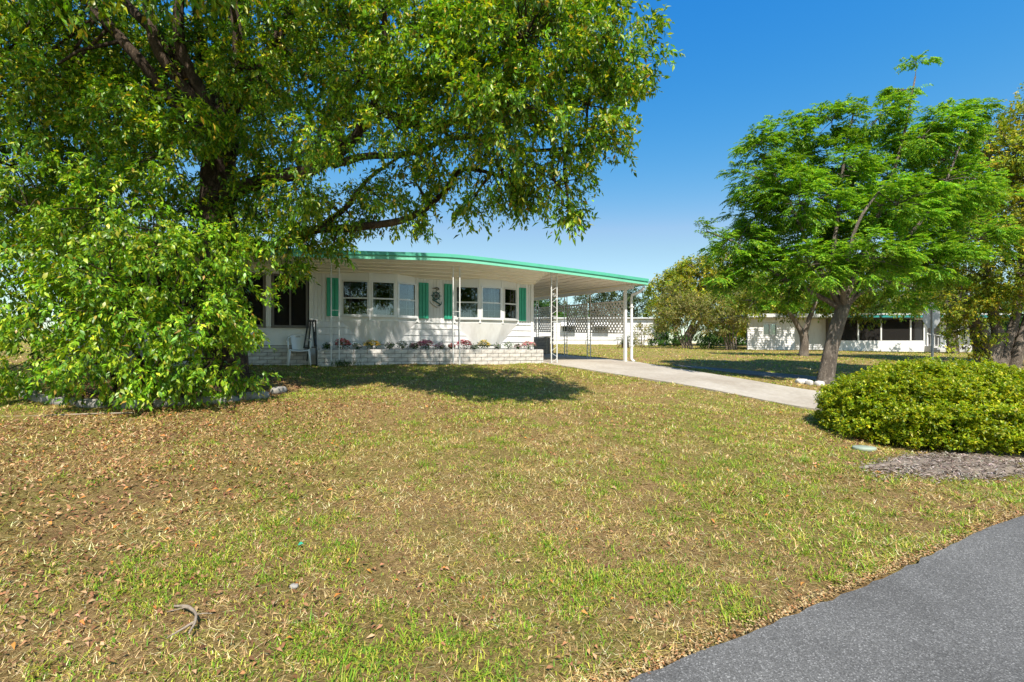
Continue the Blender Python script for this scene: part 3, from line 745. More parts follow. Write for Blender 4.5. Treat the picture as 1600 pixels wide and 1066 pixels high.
W_ = [(.74, .72, .72)]
flower(-.42, 'flower_clump', 'small dark-leaved plant at the very left corner of the planter', [(.66, .6, .6)], G1, .09, 14, .12)
flower(.36, 'flower_clump', 'low white flowers between the red clump and the yellow flowers', W_, G1, .13, 45, .11)
flower(1.95, 'flower_clump', 'pale pink flowers left of the wide pink clump', [(.68, .40, .48)], G1, .12, 50, .13)
flower(2.72, 'flower_clump', 'white and lilac flowers below the wall ornament', [(.70, .66, .74), (.6, .45, .6)], G1, .14, 60, .13)
flower(3.08, 'flower_clump', 'low crimson flowers left of the rosy red clump', [(.50, .08, .12)], G1, .10, 36, .12)
flower(3.78, 'flower_clump', 'little white flowers between the rosy red and pale yellow clumps', W_, G1, .10, 40, .11)
flower(5.24, 'flower_clump', 'little pale pink flowers left of the last planter clump', [(.70, .50, .54)], G1, .11, 44, .12)
# ship's wheel wall ornament
orn = empty('wall_ornament', hw(2.70, -.035, 2.06), HROT, "teal ship's wheel ornament with an anchor hung between the green shutters", 'ornament')
mb = MB(); ring = [(.105*math.cos(a), 0, .105*math.sin(a)+.02) for a in np.linspace(0, 2*PI, 25)]; mb.tube(ring, .017, 7, False); mb.build('wheel_rim', M_orn_teal, orn, True)
for k in range(8):
    a = k*PI/4; MB().bar((.03*math.cos(a), 0, .03*math.sin(a)+.02), (.165*math.cos(a), 0, .165*math.sin(a)+.02), .012, .016).build('spoke', M_orn_teal, orn)
MB().tube([(0, -.025, .02), (0, .015, .02)], .038, 12).build('hub', M_orn_dark, orn)
mb = MB(); mb.tube([(-.11, -.01, -.10), (.0, -.012, -.16), (.10, -.012, -.22), (.13, -.01, -.26)], [.02, .022, .022, .018], 7); mb.tube([(.03, -.012, -.29), (.10, -.012, -.275), (.155, -.012, -.22), (.165, -.012, -.15)], [.008, .018, .016, .006], 6); mb.build('anchor', M_orn_teal, orn, True)
mb = MB(); mb.tube([(-.2, 0, -.13), (-.17, 0, -.2), (-.1, 0, -.26), (0, 0, -.32), (.07, 0, -.34)], .013, 6); mb.build('rope', M_orn_pale, orn, True)
mb = MB(); mb.tube([(-.13, 0, .245), (-.05, 0, .25), (.02, 0, .265), (.075, 0, .25), (.08, 0, .215), (.03, 0, .2), (-.02, 0, .235)], [.004, .014, .02, .018, .016, .014, .006], 7); mb.build('gull', M_orn_dark, orn, True)

# white plastic armchair by the porch
cx, cy = hw(-1.12, -.42)[:2]
ch = empty('plastic_chair', (cx, cy, tz(cx, cy)+.01), HROT+.10, 'white moulded plastic armchair on the grass before the screened porch', 'chair')
mb = MB(); n = 8; vs_ = []
for i in range(n+1):
    y = -.24+.46*i/n
    for k in range(7):
        x = -.23+.46*k/6; z = .42-.03*math.sin(PI*k/6)*.8-.02*math.sin(PI*i/n)+(.0 if i else -.02); vs_.append((x, y, z))
top = len(vs_); vs_ += [(x, y, z-.022) for x, y, z in vs_]
fs = []
for i in range(n):
    for k in range(6): a = i*7+k; fs += [(a, a+1, a+8, a+7), (top+a+7, top+a+8, top+a+1, top+a)]
for i in range(n): fs += [(i*7, (i+1)*7, top+(i+1)*7, top+i*7), ((i+1)*7+6, i*7+6, top+i*7+6, top+(i+1)*7+6)]
for k in range(6): fs += [(k+1, k, top+k, top+k+1), (n*7+k, n*7+k+1, top+n*7+k+1, top+n*7+k)]
MB().add(vs_, fs).build('seat', M_plastic, ch, True)
for sx, sy in ((-1, -1), (1, -1), (-1, 1), (1, 1)):
    MB().tube([(sx*.265, sy*.25, -.01), (sx*.245, sy*.225, .24), (sx*.225, sy*.205, .42)], [.020, .026, .03], 8).build('leg', M_plastic, ch, True)
mb = MB(); vs_ = []; fs = []
zs = [.41, .52, .64, .74, .79]; ws = [.15, .16, .175, .18, .165]
for i, (z, ww) in enumerate(zip(zs, ws)):
    for k in range(7):
        a = -1+2*k/6; vs_.append((ww*a, .20+.13*(z-.41)/.38-.04*(a*a), z-.02*(a*a)*(i == 4)))
m0 = len(vs_); vs_ += [(x, y+.015, z) for x, y, z in vs_]
for i in range(4):
    for k in range(6):
        if i == 3 and k in (2, 3): continue                # the hand slot
        a = i*7+k; fs += [(a, a+1, a+8, a+7), (m0+a+7, m0+a+8, m0+a+1, m0+a)]
MB().add(vs_, fs).build('backrest', M_plastic, ch, True)
mb = MB(); mb.tube(spline([(-.27, -.22, .42), (-.275, -.2, .60), (-.28, -.05, .645), (-.27, .12, .67), (-.235, .25, .73), (-.15, .315, .785), (0, .33, .80), (.15, .315, .785), (.235, .25, .73), (.27, .12, .67), (.28, -.05, .645), (.275, -.2, .60), (.27, -.22, .42)], 4), .021, 8); mb.build('armrest_rail', M_plastic, ch, True)

# dark handrail at the porch step
hx, hy = hw(-.80, -.30)[:2]
hr = empty('handrail', (hx, hy, tz(hx, hy)), HROT, 'black metal handrail leaning beside the porch at the end of the planter', 'handrail')
mb = MB(); mb.bar((-.10, .1, 1.20), (.10, -.02, 1.20), .05, .05); mb.build('top_bar', M_black, hr)
for a, b in (((-.09, .09, 1.2), (-.20, .0, .45)), ((.09, -.02, 1.2), (.12, -.10, -.04)), ((.02, .0, 1.18), (.07, -.05, .5)), ((-.03, .06, 1.18), (-.12, .02, .1)), ((.05, -.02, .9), (.11, -.12, .5))):
    MB().bar(a, b, .04, .03).build('rail', M_black, hr)
MB().bar((-.17, .02, .48), (.115, -.08, .48), .03, .03).build('cross_bar', M_black, hr)

# ------------------------------------------------------------------ trees
def limb_obj(pts, r0, r1, mat, parent, name='limb', n=10, sub=5):
    P = spline(pts, sub); m = len(P); rr = [r0+(r1-r0)*(i/(m-1))**.8 for i in range(m)]
    rnd = random.Random(len(pts)*17+int(r0*1000))
    P = [p+Vector((rnd.uniform(-1, 1), rnd.uniform(-1, 1), rnd.uniform(-1, 1)))*r*.12 for p, r in zip(P, rr)]
    MB().tube(P, rr, n, True, .12, rnd).build(name, mat, parent, True)
    return P
CAM_COLS = [(.07, .18, .012), (.12, .26, .015), (.21, .35, .018), (.37, .42, .024), (.46, .32, .05)]
CAM_W = [3, 4, 3, 2.2, .5]
tb = Vector((-5.35, 9.0, tz(-5.35, 9.0)))
T1 = empty('camphor_tree', tb, 0, 'huge spreading camphor tree whose limbs overhang the lawn and the house front', 'tree')
def loc(p): return Vector(p)-tb
trunk_pts = [loc(tb+Vector((0, 0, -.15))), loc(tb+Vector((.02, 0, .5))), loc(at(345, 420, 9.0)), loc(at(340, 300, 8.9)), loc(at(347, 210, 8.8))]
TP = spline(trunk_pts, 5); MB().tube(TP, [.46-.2*(i/(len(TP)-1))**.5 for i in range(len(TP))], 16, True, .1).build('trunk', M_bark, T1, True)
L = {}
L['a'] = limb_obj([loc(at(345, 310, 8.9)), loc(at(400, 285, 8.7)), loc(at(490, 262, 8.4)), loc(at(545, 225, 8.2)), loc(at(585, 165, 8.0)), loc(at(600, 90, 7.8)), loc(at(600, 0, 7.6))], .15, .04, M_bark, T1)
L['a2'] = limb_obj([loc(at(583, 170, 8.0)), loc(at(625, 185, 7.9)), loc(at(680, 200, 7.7)), loc(at(760, 160, 7.4)), loc(at(860, 120, 7.2)), loc(at(960, 90, 7.2))], .09, .025, M_bark, T1, n=8)
L['a3'] = limb_obj([loc(at(650, 192, 7.85)), loc(at(665, 150, 7.7)), loc(at(670, 80, 7.5)), loc(at(680, 10, 7.3))], .06, .02, M_bark, T1, n=8)
L['b'] = limb_obj([loc(at(345, 360, 9.0)), loc(at(420, 385, 8.9)), loc(at(490, 360, 8.7)), loc(at(560, 355, 8.5)), loc(at(640, 340, 8.2)), loc(at(690, 305, 8.0)), loc(at(725, 265, 7.8)), loc(at(800, 280, 7.6))], .11, .025, M_bark, T1)
L['b2'] = limb_obj([loc(at(490, 362, 8.7)), loc(at(540, 325, 8.6)), loc(at(575, 280, 8.4)), loc(at(640, 235, 8.2))], .07, .02, M_bark, T1, n=8)
L['b3'] = limb_obj([loc(at(520, 258, 8.3)), loc(at(570, 245, 8.3)), loc(at(640, 240, 8.1)), loc(at(720, 215, 7.9)), loc(at(830, 235, 7.6)), loc(at(920, 225, 7.4))], .08, .02, M_bark, T1, n=8)
for i, (x0, x1, x2, d) in enumerate(((300, 210, 120, 8.0), (330, 270, 175, 8.2), (335, 250, 228, 8.0), (345, 285, 280, 8.1), (350, 318, 305, 8.7), (352, 372, 362, 8.1), (352, 420, 470, 8.3))):
    L['u%d' % i] = limb_obj([loc(at(345, 230, 8.8)), loc(at(x0, 190, 8.5)), loc(at(x1, 85, d)), loc(at(x2, -20, d)), loc(at(x2+(x2-x1)*.9, -140, d)), loc(at(x2+(x2-x1)*1.6, -250, d))], .13, .04, M_bark, T1)
vis = [(955, 78, 7.3, .88), (1003, 105, 7.4, .42), (880, 45, 7.5, 1.05), (918, 165, 7.4, .72), (930, 222, 7.3, .55), (868, 285, 7.4, .55), (890, 330, 7.4, .18), (783, 265, 7.7, .72), (810, 312, 7.7, .3), (735, 320, 7.9, .24),
       (700, 225, 8.0, .75), (725, 120, 7.5, 1.0), (805, 170, 7.1, .95), (820, 60, 7.0, 1.1), (650, 50, 7.6, 1.05), (740, 10, 7.6, 1.1), (560, 60, 8.3, 1.0), (480, 110, 8.6, 1.05), (545, 185, 9.0, .65), (650, 285, 8.4, .55),
       (600, 315, 8.6, .5), (545, 335, 8.7, .5), (490, 350, 8.7, .5), (440, 375, 8.4, .5), (520, 385, 8.5, .22), (445, 425, 8.4, .28), (660, 345, 8.3, .2), (420, 190, 8.6, .95), (430, 300, 8.9, .75), (330, 130, 9.3, 1.1), (390, 40, 8.9, 1.0),
       (255, 130, 9.0, 1.1), (170, 90, 9.0, 1.1), (60, 60, 8.4, 1.15), (50, 160, 8.2, .9), (170, 190, 8.4, .95), (270, 240, 8.0, .85), (390, 340, 8.6, .6), (190, 165, 7.5, .5), (290, 190, 7.6, .45), (60, 120, 7.6, .6), (400, 110, 7.7, .6), (300, 330, 9.3, .9), (130, 300, 9.3, 1.1), (20, 260, 8.6, 1.0)]
hid = [(900, -70, 7.5, 1.0), (790, -90, 7.5, 1.2), (650, -90, 7.8, 1.3), (510, -70, 8.2, 1.3), (360, -90, 8.6, 1.4), (190, -90, 8.5, 1.4), (20, -70, 8.2, 1.4), (-120, 10, 8, 1.4), (-130, 150, 8.3, 1.3), (-120, 300, 8.4, 1.1),
       (700, -210, 8, 1.3), (530, -230, 8.2, 1.4), (340, -230, 8.5, 1.4), (150, -210, 8.5, 1.3), (430, -330, 8.3, 1.2), (620, -310, 8.2, 1.1),
       (-90, -110, 6.5, 1.15), (50, -130, 6.4, 1.15), (190, -145, 6.3, 1.1), (330, -140, 6.3, 1.1), (460, -150, 6.5, 1.0), (120, -250, 6.8, 1.2), (300, -260, 6.8, 1.2)]
vis = [(x, y, d-(.35 if x > 620 else 0), r*(.86 if x > 840 or (y > 250 and x > 620) else 1)) for x, y, d, r in vis]+[(470, 300, 7.6, .4), (620, 200, 7.3, .42), (570, 120, 7.4, .6), (500, 210, 7.6, .5)]
lobes = [(loc(at(x, y, d)), r) for x, y, d, r in vis]; hlobes = [(loc(at(x, y, d)), r) for x, y, d, r in hid]
C1, O1 = clumps_in_lobes(lobes, 66, shell=.45); C2, O2 = clumps_in_lobes(hlobes, 25)
back = [(x, y, 10.4+.5*((x*7+y) % 3), 1.35) for x, y in ((0, 40), (110, 20), (220, 30), (330, 60), (450, 20), (560, 10), (30, 170), (150, 160), (270, 170), (390, 150), (500, 150), (80, 290), (200, 290), (300, 280), (400, 270), (60, 400), (180, 400), (300, 380))]
C3, O3 = clumps_in_lobes([(loc(at(x, y, d)), r) for x, y, d, r in back], 13, shell=.2); C4, O4 = clumps_in_lobes(lobes, 7, shell=.05)
parts = [sprigs(C1, O1, 11, .25, 9, .15, .078, .034, CAM_COLS, CAM_W, False, .38), sprigs(C2, O2, 8, .3, 7, .2, .13, .055, CAM_COLS, CAM_W, False), sprigs(C3, O3, 8, .3, 7, .2, .12, .05, CAM_COLS, CAM_W, False), sprigs(C4, O4, 7, .25, 7, .2, .11, .045, CAM_COLS, CAM_W, False)]
np_mesh('crown', *join_arrays(parts), M_leaf, T1, 'stuff')
hubs = [p for v in L.values() for p in v[3:]]+[c for c, r in lobes if r > .4]
limbpts = [p for v in L.values() for p in v[2:]]
branch_work(np.array([c for c, r in lobes+hlobes]), limbpts, .035, .014, M_bark, T1, 'branches')
branch_work(C1, hubs, .011, .004, M_bark, T1, 'twigs', 2)

# leafy lower growth in front of it, inside the stone ring
sb = Vector((-6.2, 8.1, tz(-6.2, 8.1)))
T2 = empty('camphor_shrub', sb, 0, 'bright leafy shrub drooping to the ground inside the stone ring on the left', 'shrub')
def loc2(p): return Vector(p)-sb
sl = [(110, 255, 7.9, .66), (45, 325, 7.7, .85), (160, 330, 7.6, .8), (240, 360, 7.5, .62), (60, 440, 7.5, .95), (175, 430, 7.3, .95), (280, 430, 7.4, .8), (345, 400, 7.7, .5), (350, 470, 7.6, .55), (385, 510, 7.8, .34), (60, 555, 7.4, .6), (160, 560, 7.2, .62), (255, 560, 7.1, .62),
      (335, 560, 7.4, .52), (200, 500, 7.0, .7), (300, 505, 7.1, .6), (-60, 340, 7.7, .9), (-60, 480, 7.5, .85), (100, 500, 7.2, .75), (380, 585, 7.9, .3), (225, 605, 7.1, .3), (310, 610, 7.3, .25)]
lob2 = [(loc2(at(x, y, d)), r) for x, y, d, r in sl]
C, O = clumps_in_lobes(lob2, 58, .9, .5)
SH_COLS = [(.085, .21, .012), (.15, .31, .016), (.26, .41, .022), (.41, .47, .035), (.42, .29, .05)]
A_ = sprigs(C, O, 9, .22, 9, .17, .086, .036, SH_COLS, [3, 4, 3, 1.5, .25], True, .6)
V_, F_, K_ = A_
# nothing grows through the ground
keep = V_[:, 2] > terrain(V_[:, 0]+sb.x, V_[:, 1]+sb.y)-sb.z+.03
kl = keep.reshape(-1, 5).all(1); V5 = V_.reshape(-1, 5, 3)[kl]; K5 = K_.reshape(-1, 5, 3)[kl]
Tq = np.array([[0, 1, 4], [1, 2, 4], [0, 4, 3], [4, 2, 3]]); F5 = (Tq[None]+(np.arange(len(V5))*5)[:, None, None]).reshape(-1, 3)
np_mesh('crown', V5.reshape(-1, 3), F5, K5.reshape(-1, 3), M_leaf, T2, 'stuff')
stems = []
for k in range(9):
    a = k*.7; top = lob2[(k*2+1) % len(lob2)][0]; b0 = Vector((.35*math.cos(a), .3*math.sin(a), -.05))
    stems += limb_obj([b0, b0.lerp(top, .5)+Vector((0, 0, .25)), top], .045, .014, M_bark, T2, 'stem', 7, 4)[2:]
branch_work(C, stems+[c for c, r in lob2], .009, .004, M_bark, T2, 'twigs', 2)

# pinnate shade tree beside the driveway
pb = Vector((8.13, 12.52, tz(8.13, 12.52)))
T3 = empty('shade_tree', pb, 0, 'green feathery-leaved shade tree with a leaning grey trunk beside the driveway', 'tree')
def loc3(p): return Vector(p)-pb
fork = loc3(at(1318, 478, 12.7))
TP = spline([Vector((-.02, 0, -.15)), Vector((0, 0, .12)), loc3(at(1297, 555, 12.55)), loc3(at(1305, 520, 12.6)), fork], 6)
MB().tube(TP, [.22*math.exp(-i*.36)+.185-.03*i/len(TP) for i in range(len(TP))], 16, True, .08).build('trunk', M_bark2, T3, True)
L3 = []
for pts in ([(1290, 440, 12.6), (1262, 380, 12.6), (1225, 300, 12.8), (1190, 240, 13)], [(1300, 430, 12.8), (1310, 330, 13), (1320, 240, 13.1), (1335, 170, 13.2)], [(1335, 430, 12.6), (1375, 330, 12.8), (1410, 220, 13), (1430, 120, 13.3)],
            [(1345, 440, 12.6), (1410, 380, 12.7), (1470, 300, 13), (1510, 200, 13.2)], [(1275, 460, 12.7), (1215, 430, 12.7), (1160, 385, 13), (1105, 362, 13.1)], [(1350, 455, 12.9), (1430, 430, 13.3), (1510, 400, 13.4)],
            [(1320, 430, 12.2), (1340, 350, 11.9), (1380, 290, 11.9)], [(1320, 440, 13.4), (1300, 350, 14.2), (1350, 260, 14.6)]):
    L3 += limb_obj([fork+Vector((0, 0, -.1))]+[loc3(at(*p)) for p in pts], .085, .02, M_bark2, T3, 'limb', 8)[3:]
rl = [(1155, 375, 13, .75), (1195, 285, 13, .9), (1190, 225, 13, .6), (1245, 205, 13.2, .6), (1300, 190, 13.1, .6), (1250, 320, 12.4, .95), (1320, 265, 13, .95), (1372, 185, 13.2, .62), (1412, 140, 13.4, .36), (1434, 100, 13.4, .24), (1440, 215, 13, .8), (1492, 195, 13.2, .7),
      (1522, 175, 13.2, .36), (1400, 320, 12.2, 1.0), (1480, 300, 13, .95), (1520, 375, 13.2, .8), (1455, 405, 12.6, .85), (1360, 405, 12.0, .85), (1265, 415, 12.3, .85), (1190, 415, 12.8, .75), (1130, 435, 13, .42), (1098, 362, 13.1, .2), (1215, 470, 12.8, .4), (1420, 462, 13, .45), (1340, 330, 14.3, 1.1), (1440, 330, 14.4, 1.1), (1260, 370, 14.2, 1.0), (1180, 340, 13.8, .8), (1300, 460, 13.4, .4), (1235, 265, 14.2, .85), (1390, 250, 14.3, .95), (1475, 250, 14.2, .85), (1310, 390, 13.6, .8), (1420, 390, 13.8, .8), (1545, 300, 14, .6)]
lob3 = [(loc3(at(x, y, d)), r) for x, y, d, r in rl]
C, O = clumps_in_lobes(lob3, 68, .8, .25)
P_COLS = [(.09, .23, .018), (.15, .33, .022), (.24, .42, .028), (.34, .47, .04)]
np_mesh('crown', *pinnate(C, O, 12, .24, .26, 6, .088, .037, P_COLS, [3, 4, 3, 1.2], (.25, 0, .18)), M_leaf2, T3, 'stuff')
branch_work(C, L3+[c for c, r in lob3 if r > .5], .012, .005, M_bark2, T3, 'twigs', 2)

def far_tree(name, label, base, lobes_px, stems_px, cols, wts, per=14, nsp=7, L_=.2, W_=.1, r0=.2, mat=M_leaf4, bark=None, spread=.35, cat='tree', group=None, nl=6, hang=.3, shell=.5):
    bx, by = base; b0 = Vector((bx, by, tz(bx, by))); T = empty(name, b0, 0, label, cat, group)
    lb = [(at(x, y, d)-b0, r) for x, y, d, r in lobes_px]; hubs_ = []
    for i, st in enumerate(stems_px):
        off = st[0]; pts = [Vector((off[0], off[1], -.15))]+[at(*p)-b0 for p in st[1:]]
        hubs_ += limb_obj(pts, r0*(1 if i == 0 else .8), r0*.25, bark or M_bark2, T, 'trunk' if cat == 'tree' else 'stem', 8, 4)[2:]
    C, O = clumps_in_lobes(lb, per, .85, shell)
    np_mesh('crown', *sprigs(C, O, nsp, spread, nl, L_*1.2, L_, W_, cols, wts, False, hang), mat, T, 'stuff')
    branch_work(C, hubs_+[c for c, r in lb], r0*.12, r0*.04, bark or M_bark2, T, 'twigs', 3)
    return T
OLIVE = [(.10, .17, .018), (.16, .22, .022), (.25, .27, .03), (.34, .30, .04)]
far_tree('forked_tree', 'small forked olive-leaved tree in front of the neighbouring siding wall', (14.45, 24.0), [(1215, 440, 24, 1.6), (1275, 430, 24, 1.7), (1330, 445, 24.5, 1.5), (1180, 470, 24, .8), (1240, 480, 24, .7), (1350, 480, 24.5, .8), (1290, 480, 24.5, .6)],
         [((0, 0), (1256, 530, 24), (1250, 515, 24), (1235, 490, 24), (1215, 450, 24)), ((.1, 0), (1257, 530, 24), (1262, 505, 24), (1275, 470, 24), (1290, 430, 24))], OLIVE, [3, 4, 2, 1], 34, 8, .16, .07, .24)
far_tree('low_oak', 'low broad oak whose branches overhang the neighbouring porch roof', (29.5, 32.4), [(1195, 450, 32.3, 1.3), (1250, 440, 32.6, 1.4), (1310, 450, 32.4, 1.3), (1370, 445, 32.4, 1.4), (1420, 455, 32.2, 1.3), (1465, 470, 32, 1.3), (1490, 510, 31.8, .9), (1340, 478, 32, .5), (1400, 482, 32, .5), (1445, 488, 31.8, .6), (1225, 478, 32.2, .5), (1500, 460, 32, 1.4), (1280, 420, 33, 1.4), (1400, 415, 33, 1.5), (1340, 400, 33, 1.3)],
         [((0, 0), (1487, 520, 32.3), (1480, 480, 32.3), (1440, 450, 32.3), (1360, 440, 32.4), (1270, 440, 32.4)), ((.2, 0), (1492, 500, 32.3), (1500, 450, 32.3))], OLIVE, [4, 4, 1.5, .5], 20, 8, .17, .08, .3)
YEL = [(.12, .19, .018), (.20, .27, .022), (.34, .35, .026), (.45, .38, .035)]
far_tree('spreading_tree', 'many-trunked yellow-green tree at the right edge behind the hedge mound', (19.3, 18.9),
         [(1540, 260, 19, 1.6), (1590, 230, 19, 1.5), (1500, 330, 19.5, 1.3), (1560, 350, 18.5, 1.6), (1620, 330, 18.5, 1.7), (1600, 430, 18, 1.3), (1530, 430, 19, 1.2), (1500, 470, 19, .8), (1520, 510, 19, .8), (1505, 545, 19, .45), (1560, 480, 18.4, .7), (1680, 260, 19, 2), (1700, 400, 19, 2), (1640, 180, 19.5, 1.5), (1580, 300, 21, 1.8), (1480, 420, 20, .9)],
         [((-.6, .1), (1552, 560, 19), (1558, 520, 19), (1548, 470, 19), (1540, 400, 19), (1535, 320, 19)), ((-.2, 0), (1570, 550, 19), (1585, 505, 19), (1592, 450, 19), (1600, 350, 19), (1605, 280, 19)), ((.3, .1), (1590, 550, 18.8), (1605, 500, 18.8), (1625, 430, 18.6), (1660, 330, 18.6)), ((-.9, -.1), (1530, 555, 19), (1522, 520, 19.2), (1510, 470, 19.4)), ((-.7, -.2), (1545, 540, 18.8), (1528, 505, 18.8), (1505, 485, 18.8))],
         YEL, [3, 4, 2.5, 1], 40, 9, .13, .06, .30)
MYR = [(.16, .17, .05), (.23, .22, .07), (.30, .27, .11), (.18, .25, .03)]
for lab, bs, lb, st in (('grey-stemmed crape myrtle clump beyond the carport, left of its twin', (13.25, 36.2), [(1050, 485, 36.2, 1.5), (1085, 480, 36, 1.6), (1065, 465, 36.5, 1.3), (1045, 505, 36, .9), (1100, 505, 36, .9)], [((-.3+.15*i, 0), (1070+(i-2)*5, 525, 36.2), (1072+(i-2)*12, 495, 36.2)) for i in range(5)]),
                        ('grey-stemmed crape myrtle clump next to the neighbouring siding wall', (15.6, 34.2), [(1130, 480, 34.2, 1.4), (1155, 490, 34, 1.2), (1120, 505, 34, .9), (1150, 460, 34.5, 1.1)], [((-.3+.15*i, 0), (1140+(i-2)*5, 525, 34.2), (1138+(i-2)*11, 495, 34.2)) for i in range(5)])):
    far_tree('crape_myrtle', lab, bs, lb, st, MYR, [3, 3, 2, 2], 30, 8, .15, .06, .09, group='crape myrtles beyond the carport', spread=.4)
far_tree('yellow_tree', 'tall yellow-green tree rising behind the crape myrtles', (17.5, 50), [(1050, 460, 50, 2.6), (1090, 440, 50, 2.8), (1130, 430, 51, 2.8), (1035, 490, 49, 1.8), (1110, 470, 48, 2.4), (1160, 450, 50, 2.5), (1075, 420, 52, 1.2), (1140, 500, 48, 2), (1190, 460, 50, 2.5)],
         [((0, 0), (1085, 500, 50), (1090, 460, 50), (1095, 430, 50)), ((.5, 0), (1100, 490, 50), (1125, 440, 50))], YEL, [3, 3, 3, 1.5], 20, 8, .26, .13, .35, spread=.55)
DG = [(.035, .09, .015), (.05, .13, .02), (.09, .17, .03)]
far_tree('green_bush', 'dark green rounded bush between the two crape myrtles', (15.6, 38.5), [(1110, 528, 38.5, 1.0), (1125, 520, 38.5, .9), (1098, 532, 38.5, .7)], [((0, 0), (1110, 532, 38.5))], DG, [3, 3, 2], 24, 9, .14, .08, .08, cat='shrub', spread=.3)
far_tree('dark_bush', 'dark bush against the gable of the white home behind', (13.2, 43), [(1040, 525, 43, 1.2), (1052, 530, 43, 1.0), (1025, 532, 43, .6)], [((0, 0), (1042, 530, 43))], DG, [4, 3, 1], 22, 9, .16, .09, .08, cat='shrub', spread=.3)
far_tree('tall_shrub', 'thin pale shrub just right of the carport downspout', (10.9, 40.3), [(1003, 522, 40.3, .9), (1008, 508, 40.3, .5), (998, 530, 40.3, .5)], [((-.1, 0), (1002, 520, 40.3), (1000, 508, 40.3)), ((.1, 0), (1007, 520, 40.3), (1010, 505, 40.3))], MYR, [1, 2, 3, 1], 22, 7, .2, .05, .05, cat='shrub', spread=.35)
PINE = [(.035, .06, .02), (.05, .085, .025), (.08, .11, .04)]
for lab, px, d, top, wd in (('distant pine left of the lattice archway behind the carport', 868, 75, 462, 1.6), ('distant pine seen above the middle of the lattice', 921, 72, 455, 1.5), ('distant pine seen above the front lattice panel', 955, 70, 448, 1.8), ('distant pine right of the downspout against the sky', 990, 72, 452, 1.9), ('distant pine whose top clears the yellow tree', 1054, 80, 425, 1.8)):
    b_ = at(px, 547, d); far_tree('pine_tree', lab, (b_.x, b_.y), [(px, top+8, d, wd*.7), (px-9, top+18, d, wd*.7), (px+10, top+24, d, wd*.75), (px-12, top+36, d, wd*.6), (px+5, top+42, d, wd*.7), (px+13, top+50, d, wd*.4)],
             [((0, 0), (px, 520, d), (px, 480, d), (px, top+6, d))], PINE, [2, 3, 2], 9, 7, .5, .12, .22, group='pines on the skyline', spread=.6, hang=0)
for lab, px, d, top, r in (('dark oak behind the back wall of the carport', 838, 55, 480, 2.6), ('round dark tree behind the white home near the archway', 895, 62, 494, 2.2)):
    b_ = at(px, 547, d); far_tree('oak_tree', lab, (b_.x, b_.y), [(px-15, top+25, d, r), (px+18, top+22, d, r), (px, top+8, d, r*.8), (px-30, top+40, d, r*.8), (px+32, top+40, d, r*.8)], [((0, 0), (px, 520, d), (px, top+25, d))], DG, [3, 3, 1], 10, 7, .3, .15, .25, spread=.6)
for lab, px, d, top, r in (('dense dark wood oak behind the neighbouring porch roof', 1300, 60, 455, 3.4), ('pale green oak behind the right end of the neighbouring house', 1420, 62, 450, 3.6), ('dark oak filling the gap behind the siding wall end', 1185, 58, 480, 2.6), ('far oak behind the spreading tree at the right edge', 1530, 58, 450, 3.6)):
    b_ = at(px, 547, d); far_tree('oak_tree', lab, (b_.x, b_.y), [(px-35, top+30, d, r), (px+35, top+30, d, r), (px, top+12, d, r*.9), (px-60, top+55, d, r*.8), (px+60, top+55, d, r*.8), (px, top+60, d, r)], [((0, 0), (px, 520, d), (px, top+30, d))], OLIVE if 'pale' in lab else DG, [3, 3, 1, 1][:4 if 'pale' in lab else 3], 9, 7, .34, .17, .3, spread=.7)

# cycad
cb = Vector((8.55, 36.5, tz(8.55, 36.5)))
cyc = empty('cycad_palm', cb, 0, 'small brown-green cycad palm on the lawn behind the carport corner post', 'palm')
MB().tube([(0, 0, -.05), (0, 0, .35), (0, 0, .55)], [.26, .28, .16], 10, True, .2).build('trunk', M_bark, cyc)
fr = []
for k in range(34):
    a = RNG.random()*2*PI; el = RNG.uniform(-.5, 1.2); n = 16; t = np.linspace(.1, 1, n)
    o_ = np.array([math.cos(a)*math.cos(el), math.sin(a)*math.cos(el), math.sin(el)]); P = np.outer(t, o_)*1.0+np.array([0, 0, .55]); P[:, 2] -= .55*t*t
    S = np.cross(o_, [0, 0, 1.]); S /= np.linalg.norm(S)+1e-6
    cc = np.tile((.06, .10, .03) if el > -.05 else (.22, .13, .06), (n, 1))
    for sg in (-1, 1): fr.append(leaf_arrays(P, np.tile(o_*.5+S*sg, (n, 1)), np.tile([[0, 0, 1.]], (n, 1)), .16, .035, cc, False))
np_mesh('fronds', *join_arrays(fr), M_leaf4, cyc)

# clipped mound of shrub on the right
hb = Vector((6.45, 7.35, tz(6.45, 7.35)))
hedge = empty('hedge_mound', hb, 0, 'broad rounded bright green shrub mound beside the road on the right', 'shrub')
n = 4300
th = RNG.random(n)*2*PI; ph = np.arccos(np.clip(1-1.16*RNG.random(n), -1, 1)); rr = .82+.2*RNG.random(n)**.5
rr *= 1+.15*(vnoise(th*2.2, ph*3.0, 1.3, 8)-.5)+.14*(vnoise(th*5, ph*6, 1.6, 9)-.5)
dirs = np.stack([np.cos(th)*np.sin(ph), np.sin(th)*np.sin(ph), np.cos(ph)], 1)
C = dirs*rr[:, None]*np.array([[1.56, 1.26, .90]])*np.array([[1, 1, 1]])+np.array([[.0, -.04, .16]])
C[:, 2] = np.maximum(C[:, 2], terrain(C[:, 0]+hb.x, C[:, 1]+hb.y)-hb.z+.07)
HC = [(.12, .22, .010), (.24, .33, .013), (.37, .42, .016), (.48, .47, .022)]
np_mesh('foliage', *sprigs(C, unit(dirs+np.array([[0, 0, .7]])), 5, .075, 8, .065, .038, .021, HC, [2.5, 4, 3, 1.5], False, -.05, .16), M_leaf3, hedge, 'stuff')
inner = rand_dirs(1000)*np.array([[1.28, .98, .60]])*(.75+.25*RNG.random((1000, 1)))+np.array([[0, 0, .20]])
